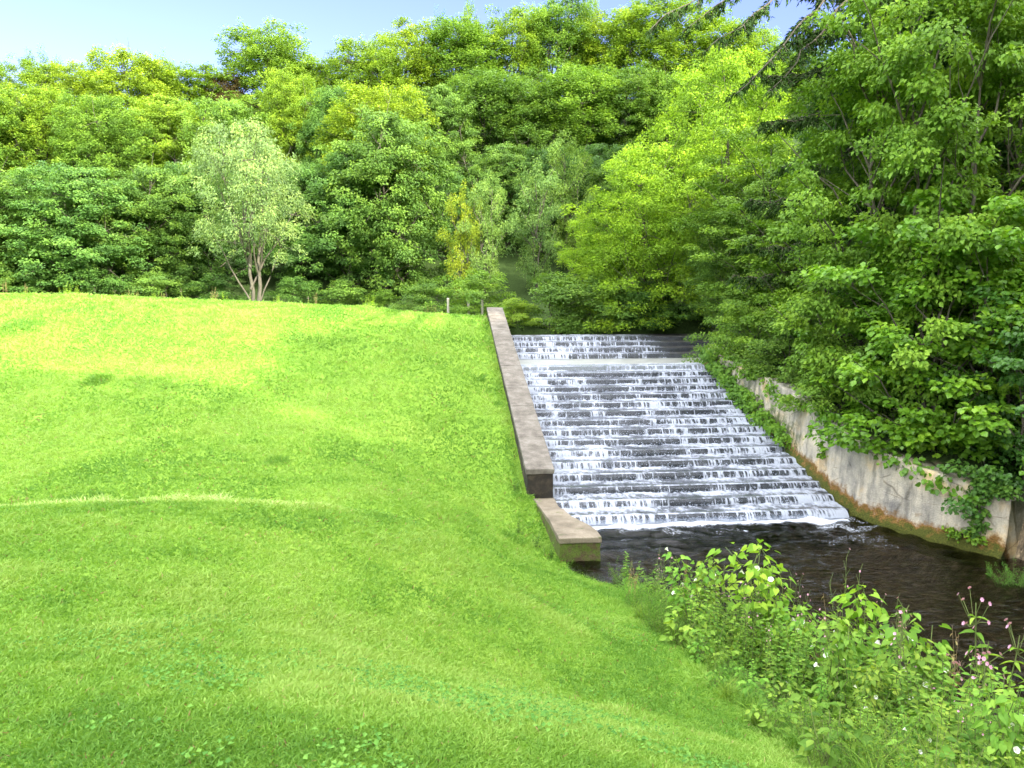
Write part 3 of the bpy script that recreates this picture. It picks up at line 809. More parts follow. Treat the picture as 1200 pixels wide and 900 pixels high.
def lobed_variant(H=10., Wd=3.5, base=.2, lobes=11, per=24, cl=.42, n_leaf=60, leaf=.2, droop=.4, seed=1, trunk_r=.2, stems=1, up=.35, wl=.55, leafmat='leaf', barkmat='bark',
                  flat=.75, tmpl=T_DIAMOND, bulge=.5, tall=(1.1, 1.9), shell=2.0):
    rng = np.random.default_rng(seed)
    lines, C, Rr = [], [], []
    S = []
    for k in range(stems):
        a = rng.uniform(0, 6.28); b = np.array([math.cos(a), math.sin(a), 0]) * (0 if stems == 1 else .05 * Wd); b[2] = -.3
        top = np.array([math.cos(a) * .25 * Wd * (stems > 1), math.sin(a) * .25 * Wd * (stems > 1), H * (.86 if k == 0 else .7)])
        P = wig(b, top, 9, rng, .10); r = trunk_r * (1 - .85 * np.linspace(0, 1, 9)) * (1 if stems == 1 else .75); r[0] *= 1.3
        lines.append((P, r)); S.append(P)
    for i in range(lobes):
        f = (i + .35) / lobes; a = i * 2.39996 + rng.normal(0, .3)
        z = H * (base + (1 - base) * (.10 + .80 * f))
        env = math.sqrt(max(.03, 1 - ((f - bulge * .8) / (1.12 - bulge * .4)) ** 2))
        rl = Wd * rng.uniform(.34, .50) * (.55 + .45 * env)
        ro = max(0., Wd * env * rng.uniform(.78, 1.12) - rl) * (1 if i < lobes - 1 else .2)
        c = np.array([math.cos(a) * ro, math.sin(a) * ro, z]); rz = rl * rng.uniform(*tall)
        P0 = S[i % stems][min(7, max(1, int((z / H) * 7)))]
        lines.append((wig(P0 - [0, 0, .08 * H], c, 6, rng, .07), trunk_r * .36 * np.linspace(1, .25, 6)))
        m = int(per * (rl / (.42 * Wd)) ** 2) + 5
        d = norm(rng.normal(size=(m, 3))); d[:, 2] = np.where(d[:, 2] < -.8, -d[:, 2], d[:, 2])
        q = rng.uniform(.55, 1.12, (m, 1)); q[rng.random(m) < .22] *= rng.uniform(1.1, 1.42)
        cc = c + d * np.array([rl, rl, rz]) * q
        s_ = cl * rng.uniform(.6, 1.35, m)
        C.append(cc); Rr.append(np.c_[s_, s_, s_ * flat])
        for j in range(min(6, m)):
            lines.append((wig(c, cc[j], 4, rng, .05), trunk_r * .10 * np.linspace(1, .3, 4)))
    C = np.concatenate(C); Rr = np.concatenate(Rr)
    C[:, 2] = np.clip(C[:, 2], .12, H * .985)
    npc = np.maximum(10, (n_leaf * (Rr[:, 0] / cl) ** 2).astype(int))
    cm = crown_mesh('crown', C, Rr, npc, leaf, rng, tmpl, droop, up, wl, [M[leafmat]], shell=shell, ctint=.7, flip=-.85)
    V, Q = tubes(lines, 6)
    return mesh_data('trunk', V, [Q], None, True, [M[barkmat]]), cm, H

VAR = {
    'beech0': dict(lob=1, H=10, Wd=3.6, base=.0, lobes=20, per=36, cl=.42, n_leaf=76, leaf=.155, droop=.75, seed=11, flat=.8, bulge=.35, up=.4),
    'beech1': dict(lob=1, H=10, Wd=3.8, base=.0, lobes=22, per=34, cl=.42, n_leaf=76, leaf=.155, droop=.8, seed=12, flat=.75, bulge=.3, up=.4),
    'ash0': dict(lob=1, H=12, Wd=2.9, base=.12, lobes=17, per=32, cl=.38, n_leaf=72, leaf=.145, droop=.3, seed=21, trunk_r=.15, bulge=.6, flat=1.1),
    'ash1': dict(lob=1, H=12, Wd=2.8, base=.28, lobes=16, per=30, cl=.38, n_leaf=70, leaf=.145, droop=.3, seed=22, trunk_r=.14, stems=2, bulge=.65, flat=1.25),
    'oak0': dict(lob=1, H=10, Wd=3.8, base=.05, lobes=20, per=37, cl=.38, n_leaf=76, leaf=.14, droop=.3, seed=31, trunk_r=.2, bulge=.5, flat=1.0),
    'oak1': dict(lob=1, H=10, Wd=3.6, base=.05, lobes=21, per=36, cl=.38, n_leaf=76, leaf=.14, droop=.35, seed=32, trunk_r=.2, bulge=.5, flat=1.1),
    'pale': dict(lob=1, H=10, Wd=3.3, base=.30, lobes=16, tall=(.7, 1.0), per=30, cl=.36, n_leaf=42, leaf=.14, droop=.8, seed=41, trunk_r=.17, stems=2, barkmat='pale_bark', wl=.4, bulge=.5, flat=1.1),
    'wispy': dict(H=8, Wd=1.4, base=.18, n_limb=18, sub=7, prof='vase', clump=(.34, .62), n_leaf=85, leaf=.15, droop=.7, seed=51, trunk_r=.1, stems=2, barkmat='pale_bark', wl=.3),
    'willow': dict(lob=1, H=10, Wd=4.0, base=.0, lobes=24, per=34, cl=.42, n_leaf=75, leaf=.135, droop=.25, seed=61, trunk_r=.14, stems=2, wl=.42, bulge=.35),
    'shrub0': dict(H=4, Wd=2.2, base=.02, n_limb=18, sub=6, prof='bush', clump=(.5, .38), n_leaf=95, leaf=.14, droop=.4, seed=71, trunk_r=.06, stems=2),
    'shrub1': dict(H=4, Wd=2.4, base=.02, n_limb=18, sub=6, prof='bush', clump=(.55, .36), n_leaf=95, leaf=.15, droop=.5, seed=72, trunk_r=.06, stems=2),
    'near0': dict(H=9, Wd=3.0, base=.05, n_limb=27, sub=7, prof='dome', clump=(.44, .32), n_leaf=215, leaf=.11, droop=.45, seed=81, trunk_r=.09, tmpl=T_OVATE, stems=2, wl=.62),
    'near1': dict(H=9, Wd=2.8, base=.05, n_limb=27, sub=7, prof='dome', clump=(.43, .32), n_leaf=220, leaf=.10, droop=.5, seed=82, trunk_r=.09, tmpl=T_OVATE, wl=.6),
    'hazel': dict(H=6, Wd=2.3, base=.0, n_limb=24, sub=6, prof='bush', clump=(.38, .28), n_leaf=78, leaf=.135, droop=.45, seed=91, trunk_r=.07, tmpl=T_OVATE, leafmat='hazel_leaf', stems=4, wl=.78),
}
_cache = {}
def variant(k):
    if k not in _cache: _cache[k] = (lobed_variant if VAR[k].get('lob') else tree_variant)(**{q: v for q, v in VAR[k].items() if q != 'lob'})
    return _cache[k]

def place_tree(kind, x, y, H, W, col, label, name='tree', cat='tree', group=None, rz=0., z=None):
    tm, cm, h0 = variant(kind)
    zb = float(ground(x, y)) - .05 if z is None else z
    t = thing(name, label, cat, (x, y, zb), rz, group)
    s = H / h0; w = W / (2 * VAR[kind]['Wd'])
    t.scale = (w, w, s)
    link('trunk', tm, t)
    c = link('crown', cm, t); c.color = (*col, 1)
    return t

NEAR = (1.30, 1.32, .85); LIME = (1.7, 1.5, .75); YEL = (2.0, 1.62, .75); WIL = (1.95, 1.78, .85); MID = (1.05, 1.08, 1.05); DRK = (.72, .85, .95); FRESH = (1.3, 1.3, 1.0); BLUE = (.92, 1.05, 1.25); SILV = (1.9, 1.55, 3.2); GOLD = (2.3, 1.65, .85); PURP = (1.15, .48, 1.2)

FR = random.Random(17)
def forest(px, Y, top, wid, kind, col, label, name='forest_tree', group=None, rz=None):
    p = at(px, top, Y)
    zb = float(ground(p[0], Y)) - .1
    H = max(2.0, p[2] - zb) * FR.uniform(.95, 1.16); Y += FR.uniform(-1.2, 1.2); p[0] += FR.uniform(-.5, .5); wid *= FR.uniform(.68, 1.05)
    zb = float(ground(p[0], Y)) - .1
    place_tree(kind, p[0], Y, H, wid, col, label, name, 'tree', group, rz if rz is not None else (px * .37 + Y) % 6.28)

# skyline row (left to right)
SKY = [
    (-50, 66, 78, 9.5, 'oak1', LIME, 'lime green tree on the skyline cut by the left edge of the photo'),
    (28, 66, 84, 7.5, 'ash0', LIME, 'feathery pale tree breaking the skyline at the far left'),
    (88, 68, 76, 9.5, 'oak0', YEL, 'yellow green rounded tree on the left skyline, second in from the edge'),
    (150, 66, 70, 8.5, 'oak1', YEL, 'yellow green tree forming the highest bump of the left skyline'),
    (212, 68, 84, 7.5, 'ash1', LIME, 'thin topped lime tree left of the skyline gap with loose sprigs against the sky'),
    (262, 71, 98, 5.5, 'oak1', PURP, 'purple brown tree in the skyline gap left of the rounded crown'),
    (316, 72, 56, 11.5, 'oak0', (1.7, 1.55, 1.1), 'tall rounded pale green tree standing alone above the left skyline'),
    (372, 70, 84, 8.0, 'oak1', LIME, 'lime tree on the skyline just right of the rounded tall crown'),
    (430, 66, 62, 9.0, 'oak0', LIME, 'lime tree where the skyline starts climbing to the right'),
    (484, 68, 42, 8.5, 'ash0', YEL, 'yellow green tree on the climbing skyline left of the two dark sprigs'),
    (540, 68, 18, 8.5, 'ash1', FRESH, 'tall thin stemmed ash with sprigs poking above the middle of the skyline'),
    (596, 68, 16, 8.5, 'ash0', LIME, 'tall lime ash above the pale dead-looking trees, on the middle skyline'),
    (652, 68, 10, 8.5, 'ash1', FRESH, 'tall ash with two bare stems showing on the skyline above the cascade'),
    (704, 70, 18, 8.0, 'ash0', YEL, 'yellow topped ash on the skyline above the cascade crest'),
    (756, 68, 10, 8.5, 'ash1', LIME, 'tall lime ash on the skyline left of the drooping conifer branch'),
    (812, 66, 22, 8.5, 'ash0', LIME, 'lime ash on the skyline directly under the drooping conifer branch tip'),
    (872, 66, 40, 9.0, 'oak1', LIME, 'rounded lime tree seen under the drooping conifer branches'),
    (930, 64, 60, 9.0, 'oak0', FRESH, 'fresh green tree mostly hidden behind the dark conifer'),
]
for r in SKY: forest(*r)
for r in ((60, 69, 70, 3.0, 'wispy', LIME, 'thin spire of loose twigs poking out of the far left skyline'),
          (196, 69, 76, 2.6, 'wispy', LIME, 'thin loose spire on the skyline at the left lip of the gap'),
          (505, 69, 22, 2.6, 'wispy', MID, 'dark thin spire left of the middle of the skyline'),
          (556, 69, 2, 2.8, 'wispy', LIME, 'thin spire reaching the top of the frame in the middle of the skyline'),
          (622, 69, 4, 2.6, 'wispy', LIME, 'thin loose spire right of the middle of the skyline'),
          (690, 69, 8, 2.8, 'wispy', YEL, 'thin yellow green spire on the skyline above the weir')): forest(*r)
# middle row
MIDROW = [
    (-40, 54, 150, 9, 'beech0', FRESH, 'mid green layered tree half way up the hillside at the left edge'),
    (50, 55, 140, 9, 'oak1', LIME, 'bright green tree half way up the left hillside, below the feathery skyline tree'),
    (125, 53, 150, 8.5, 'oak0', FRESH, 'broad green tree half way up the left hillside below the yellow skyline crowns'),
    (195, 55, 138, 8, 'beech1', LIME, 'lime layered tree half way up the hillside left of the purple tree'),
    (262, 52, 150, 7, 'beech0', FRESH, 'green tree right behind the silvery willow crown'),
    (335, 56, 126, 8, 'oak0', LIME, 'bright tree below the rounded tall crown and right of the purple tree'),
    (398, 55, 130, 8, 'oak1', BLUE, 'blue green tree half way up the hill right of the silvery willow'),
    (440, 51, 150, 8.5, 'oak0', YEL, 'large tree with yellowing top in the middle of the hillside'),
    (505, 53, 135, 7.5, 'beech1', MID, 'dark layered tree behind the yellowing middle tree'),
    (560, 56, 118, 8, 'ash1', MID, 'mid green ash with visible stems below the tallest skyline trees'),
    (618, 56, 116, 8, 'ash0', MID, 'mid green ash on the hillside above the pale wispy trees'),
    (676, 56, 110, 8, 'ash1', FRESH, 'slim stemmed ash half way up the hill above the weir crest'),
    (735, 55, 118, 8, 'ash0', MID, 'dark stemmed ash on the hillside beside the yellow green willow top'),
    (790, 54, 120, 8, 'oak1', FRESH, 'green tree behind the top of the yellow green willow'),
    (860, 52, 130, 8, 'oak0', FRESH, 'green tree showing between the yellow green willow and the conifer'),
]
for r in MIDROW: forest(r[0], r[1], r[2] - 24, *r[3:])
# front row: low dark skirts along the crest of the lawn
FRONT = [
    (-60, 40, 225, 8.5, 'beech1', MID, 'dark layered beech at the foot of the wood cut by the left edge'),
    (20, 41, 215, 8, 'beech0', MID, 'dark layered beech at the foot of the wood nearest the left edge'),
    (88, 40, 232, 7.5, 'beech1', BLUE, 'bluish layered beech at the foot of the wood second from the left edge'),
    (160, 41, 210, 8, 'beech0', MID, 'dark spreading beech at the foot of the wood left of the silvery willow'),
    (228, 42, 225, 6.5, 'beech1', DRK, 'very dark beech tucked behind the left side of the silvery willow'),
    (352, 44, 205, 6.5, 'beech0', DRK, 'very dark beech right beside the silvery willow trunk'),
    (408, 43, 195, 7, 'beech1', BLUE, 'bluish dark beech at the wood edge right of the silvery willow'),
    (462, 42, 182, 7.5, 'beech0', MID, 'broad layered tree at the wood edge under the yellowing crown'),
    (520, 45, 225, 6, 'beech1', DRK, 'dark beech at the wood edge left of the golden tree'),
    (640, 46, 200, 6.5, 'beech0', DRK, 'dark beech in the hollow behind the wispy pale trees'),
    (700, 47, 190, 6.5, 'beech1', DRK, 'dark beech in the hollow beside the yellow green willow'),
    (590, 47, 180, 6.5, 'beech0', MID, 'dark tree behind the golden tree and the wispy trees'),
    (745, 44, 200, 6.5, 'beech1', MID, 'layered tree peeping out left of the yellow green willow'),
]
for r in FRONT: forest(r[0], r[1], r[2] - 14, *r[3:])
forest(302, 37, 176, 6.4, 'pale', SILV, 'silvery pale willow with a forked bare trunk standing before the wood', 'willow_tree', rz=1.0)
forest(541, 38.5, 228, 1.7, 'wispy', GOLD, 'small golden yellow tree in front of the dark wood', 'golden_tree')
forest(578, 38, 205, 2.3, 'wispy', (1.6, 1.45, 2.2), 'pale wispy tree next to the golden tree', 'wispy_tree', rz=.4)
forest(622, 39, 200, 2.6, 'wispy', (1.5, 1.4, 2.4), 'pale wispy tree with leaning bare stems, middle of the pale trees', 'wispy_tree', rz=2.0)
forest(678, 42, 165, 3.0, 'wispy', (1.6, 1.45, 1.8), 'taller wispy tree with dry twigs beside the yellow green willow', 'wispy_tree', rz=3.6)

# willow and shrubs round the head of the weir, right bank trees
def rtree(px, Y, top, wid, kind, col, label, name, cat='tree', base=None, rz=0.):
    p = at(px, top, Y); zb = float(ground(p[0], Y)) - .1
    if base is not None: zb = base
    place_tree(kind, p[0], Y, max(1.0, p[2] - zb), wid, col, label, name, cat, None, rz, zb)
rtree(775, 30.6, 175, 6.6, 'willow', WIL, 'yellow green bushy willow behind the head of the weir', 'willow_bush', rz=.5)
rtree(852, 31.5, 70, 7.0, 'willow', WIL, 'tallest yellow green willow between the weir and the conifer', 'willow_bush', rz=2.2)
rtree(715, 32.5, 255, 4.8, 'willow', WIL, 'lower willow bush left of the tall yellow green willow', 'willow_bush', rz=3.9)
rtree(872, 27.5, 215, 4.6, 'willow', MID, 'mid green willow bush over the right end of the weir crest', 'willow_bush', rz=4.9)
rtree(648, 31.0, 322, 3.8, 'shrub0', MID, 'round green shrub just behind the left half of the weir crest', 'shrub', 'shrub', rz=.3)
rtree(560, 33.5, 318, 3.4, 'shrub1', FRESH, 'light green shrub behind the top of the parapet wall', 'shrub', 'shrub', rz=1.3)
rtree(606, 30.8, 350, 2.2, 'shrub0', LIME, 'small yellow green shrub touching the parapet wall top', 'shrub', 'shrub', rz=2.3)
rtree(505, 36, 328, 3.4, 'shrub1', MID, 'dark green shrub along the wood edge left of the fence posts', 'shrub', 'shrub', rz=2.9)
rtree(450, 37, 340, 2.6, 'shrub0', FRESH, 'small pale shrub along the wood edge right of the willow trunk', 'shrub', 'shrub', rz=3.3)
rtree(702, 31.0, 325, 3.8, 'shrub1', MID, 'green shrub behind the middle of the weir crest', 'shrub', 'shrub', rz=4.1)
rtree(757, 30.6, 332, 3.6, 'shrub0', DRK, 'dark shrub behind the right half of the weir crest', 'shrub', 'shrub', rz=5.1)
rtree(810, 30.4, 330, 3.2, 'shrub1', DRK, 'dark shrub overhanging the dry right end of the weir crest', 'shrub', 'shrub', rz=5.7)
rtree(862, 24.9, 350, 2.6, 'shrub0', MID, 'shrub on top of the upstream end of the cream wall', 'shrub', 'shrub', rz=.9)
rtree(888, 22.6, 345, 2.6, 'shrub1', FRESH, 'leafy shrub on the cream wall beside the middle steps', 'shrub', 'shrub', rz=1.9)
rtree(930, 20.0, 362, 2.7, 'shrub0', MID, 'dense shrub on the cream wall above the lower steps', 'shrub', 'shrub', rz=2.6)
rtree(985, 17.3, 395, 2.6, 'shrub1', FRESH, 'drooping shrub leaning over the bend of the cream wall', 'shrub', 'shrub', rz=3.0)
rtree(905, 25.5, 150, 5.4, 'near1', FRESH, 'mid green broadleaf tree on the bank above the upper steps', 'broadleaf_tree', rz=.4)
rtree(960, 21.5, 190, 5.0, 'near0', NEAR, 'green broadleaf tree on the bank above the middle steps', 'broadleaf_tree', rz=1.4)
rtree(1035, 17.8, -40, 5.2, 'near1', NEAR, 'tall broadleaf tree in front of the conifer with fine leaves', 'broadleaf_tree', rz=2.4)
rtree(1130, 16.0, -120, 5.6, 'near0', NEAR, 'tall broadleaf tree rising out of the top right corner', 'broadleaf_tree', rz=3.4)
rtree(1215, 17.0, -100, 5.6, 'near1', NEAR, 'tall broadleaf tree cut by the right edge of the photo', 'broadleaf_tree', rz=4.4)
rtree(1085, 20.5, 0, 6.0, 'oak0', DRK, 'dark dense tree filling the bank behind the tall broadleaf trees at top right', 'bank_tree', rz=.7)
rtree(1180, 19.5, -60, 7.0, 'beech0', DRK, 'dark layered tree behind the foliage at the right edge', 'bank_tree', rz=1.7)
rtree(1000, 25.5, 110, 5.0, 'beech1', DRK, 'dark layered tree behind the conifer boughs', 'bank_tree', rz=2.7)
rtree(1105, 15.0, 232, 4.5, 'hazel', (1.6, 1.55, .9), 'large leaved hazel leaning over the lower cream wall', 'hazel_bush', 'bush', rz=.2)
rtree(1190, 14.4, 245, 4.6, 'hazel', (1.6, 1.55, .9), 'large leaved hazel at the end of the cream wall by the right edge', 'hazel_bush', 'bush', rz=1.7)
rtree(1040, 17.0, 300, 3.4, 'hazel', NEAR, 'smaller hazel behind the bend of the cream wall', 'hazel_bush', 'bush', rz=2.9)
rtree(1230, 13.2, 330, 3.4, 'hazel', DRK, 'dark hazel on the bank beyond the end of the cream wall', 'hazel_bush', 'bush', rz=4.0)

for q, (px, Y, top, wid, kind, col, label) in enumerate((
    (-10, 37, 318, 3.2, 'shrub0', MID, 'shrub at the foot of the wood in the left corner of the lawn crest'),
    (60, 37.5, 322, 3.2, 'shrub1', DRK, 'dark shrub at the foot of the wood second from the left'),
    (118, 37, 318, 3.0, 'shrub0', BLUE, 'bluish shrub at the foot of the wood third from the left'),
    (185, 37.5, 320, 3.2, 'shrub1', MID, 'shrub at the foot of the wood between the left beeches and the silvery willow'),
    (250, 38.5, 322, 3.0, 'shrub0', DRK, 'dark shrub just left of the silvery willow trunk'),
    (345, 38.0, 325, 3.0, 'shrub1', DRK, 'dark shrub just right of the silvery willow trunk'),
    (398, 37.5, 330, 3.0, 'shrub0', MID, 'shrub at the foot of the bluish dark beech'))):
    rtree(px, Y, top, wid, kind, col, label, 'shrub', 'shrub', rz=q * 1.1)

# conifer with long drooping boughs
def conifer():
    rng = np.random.default_rng(77)
    x, y = 11.8, 21.0
    zb = float(ground(x, y)) - .1
    t = thing('conifer_tree', 'tall dark conifer with long drooping boughs reaching across the sky', 'tree', (x, y, zb))
    H = 19.0
    lines = [(np.array([(0, 0, 0), (.05, 0, H * .5), (0, .05, H)]), np.array([.3, .2, .03]))]
    P, D, Nn, L = [], [], [], []
    def bough(p0, p1, sag, dens, len_tw, seglines=True):
        n = 14
        tt = np.linspace(0, 1, n)[:, None]
        B = p0 + (p1 - p0) * tt; B[:, 2] += -sag * np.sin(tt[:, 0] * math.pi * .5) + .25 * sag * tt[:, 0] ** 3
        B += rng.normal(0, .04, B.shape)
        lines.append((B, np.linspace(.045, .006, n)))
        ax = norm((p1 - p0)[None])[0]; side = norm(np.cross(ax, [0, 0, 1])[None])[0]
        m = int(dens * 1.7)
        for k in range(m):
            f = rng.uniform(.15, 1) ; b = np.array([np.interp(f, tt[:, 0], B[:, q]) for q in range(3)])
            s = rng.choice([-1, 1]); ln = len_tw * (1.15 - .7 * f) * rng.uniform(.5, 1.2)
            e = b + side * s * ln * .75 + ax * ln * .55 + np.array([0, 0, -ln * rng.uniform(.25, .9)])
            W = wig(b, e, 5, rng, .02)
            lines.append((W, np.linspace(.010, .003, 5)))
            q = rng.random(22); pts = np.stack([np.interp(q, np.linspace(0, 1, 5), W[:, c]) for c in range(3)], -1)
            dd = (e - b) / max(ln, .01) * .7 + rng.normal(0, .55, (22, 3)); dd[:, 2] -= .25
            P.append(pts); D.append(dd); Nn.append(rng.normal(0, .5, (22, 3)) + [0, 0, 1]); L.append(rng.uniform(.09, .17, 22))
    for i in range(64):
        h = H * (.12 + .86 * (i + .5) / 64); ln = (1 - h / H) ** .75 * 3.5 + .3
        a = i * 2.39996 + rng.normal(0, .2)
        p0 = np.array([0, 0, h]); p1 = np.array([math.cos(a) * ln, math.sin(a) * ln, h - .05 * ln])
        bough(p0, p1, .30 * ln, 26 + 12 * ln, .75)
    # the long boughs that hang into the sky over the weir
    o = np.array([x, y, zb])
    for (px, py, Y, q, h0) in ((758, 17, 17.5, 58, 12.2), (862, 92, 16.8, 46, 10.8), (900, 92, 17.4, 34, 10.2), (830, 38, 17.2, 44, 11.6), (800, 22, 18.6, 36, 12.6)):
        e = at(px, py, Y) - o
        bough(np.array([-.05, -.05, h0]), e, .45, q, .55)
    P = np.concatenate(P); D = np.concatenate(D); Nn = np.concatenate(Nn); L = np.concatenate(L)
    V, F, k = leaves(P, D, Nn, L, L * .28, T_DIAMOND)
    tint = np.repeat(np.clip(rng.normal(.5, .22, len(P)), 0, 1), k)
    link('crown', mesh_data('crown', V, F, {'tint': tint}, False, [M['needle']]), t)
    V, Q = tubes(lines, 5)
    link('trunk', mesh_data('trunk', V, [Q], None, True, [M['bark']]), t)
conifer()

# trees behind the photographer and out to the right: they cast the long shade over the lawn
SHADE = [(10, -7.5, 12, 6), (17, -16, 23, 8), (15, 3, 15, 7), (19, 9, 13, 7), (20, -2, 23, 9), (13, -7, 22, 9), (19, -10, 24, 10), (24, 2, 22, 9), (9, -13, 19, 8), (26, 24, 18, 9), (24, 32, 16, 9), (26, -8, 26, 10)]
for i, (x, y, H, W) in enumerate(SHADE):
    place_tree(['oak0', 'oak1', 'beech0'][i % 3], x, y, H, W, MID, 'tall green tree on the right bank beyond the edge of the photo', 'bank_tree', 'tree', 'trees on the right bank outside the view', i * 1.3)

# ------------------------------------------------------------------ ivy
def ivy(cx_, label, pts, size=.07, per=40, spread=(.12, .12, .16), seed=1, col=(.75, .9, .9), mat_='leaf'):
    rng = np.random.default_rng(seed)
    pts = np.asarray(pts, float); o = pts[0]
    Cc = pts - o; Rd = np.ones_like(Cc) * np.array(spread)
    t = thing('ivy', label, 'ivy', tuple(o))
    c = link('foliage', crown_mesh('foliage', Cc, Rd, per, size, rng, T_OVATE, .6, .4, .8, [M[mat_]], dirmix=.6), t); c.color = (*col, 1)
    V, Q = tubes([(np.c_[Cc[:, 0] + .03, Cc[:, 1], Cc[:, 2]], np.full(len(Cc), .008))], 5)
    link('stem', mesh_data('stem', V, [Q], None, True, [M['bark']]), t)

def wall_pt(y, z, d=-.03):
    L = np.array(WALL_LINE)[::-1]
    return (float(np.interp(y, L[:, 0], L[:, 1])) + d, y, z)
rg = random.Random(9)
ivy(0, 'ivy column hanging down the cream wall near its end', [wall_pt(12.95 + rg.uniform(-.1, .1), 1.35 - .085 * i + .0, .0) for i in range(13)], .075, 45, (.13, .13, .12), 2)
ivy(0, 'ivy patch at the wall foot by the waterline', [wall_pt(13.15 + rg.uniform(-.35, .2), .16 + rg.uniform(0, .22), -.02) for i in range(10)], .06, 36, (.12, .14, .11), 3, (1.3, 1.35, .9))
ivy(0, 'leafy creeper spilling down the wall beside the upper steps', [wall_pt(24.0 - .16 * i, 2.72 - .05 * i + rg.uniform(-.25, .05), -.06) for i in range(22)], .10, 70, (.24, .26, .24), 4, (.9, 1.05, .9))
ivy(0, 'leafy creeper clump on the wall beside the middle steps', [wall_pt(21.2 - .16 * i + rg.uniform(-.1, .1), 2.0 - .045 * i + rg.uniform(-.4, .12), -.08) for i in range(20)], .09, 70, (.24, .26, .24), 5, (1.0, 1.15, .8))
ivy(0, 'small fern-like tuft growing half way up the cream wall', [wall_pt(16.4 + rg.uniform(-.12, .12), 1.15 + rg.uniform(-.12, .1), -.02) for i in range(5)], .06, 22, (.09, .1, .1), 6, (1.2, 1.3, .8))
ivy(0, 'ivy fringe hanging over the cream wall end', [wall_pt(12.55 + .04 * i, 1.2 - .03 * rg.random(), .0 + .1 * rg.random()) for i in range(9)], .08, 50, (.2, .18, .2), 7)
ivy(0, 'hazel spray drooping over the middle of the cream wall', [wall_pt(16.9 - .24 * i, 1.98 - .06 * i + rg.uniform(-.1, .12), .08 + .1 * rg.random()) for i in range(17)], .12, 34, (.3, .3, .22), 8, (1.3, 1.35, .9), 'hazel_leaf')

ivy(0, 'creeper tumbling over the top of the cream wall along the upper steps', [wall_pt(24.2 - .26 * i, float(np.interp(24.2 - .26 * i, [17, 21.2, 24.5], [2.05, 2.46, 2.86])) + rg.uniform(-.3, .12), .05 + .25 * rg.random()) for i in range(24)], .10, 60, (.3, .28, .24), 12, (1.1, 1.2, .9))

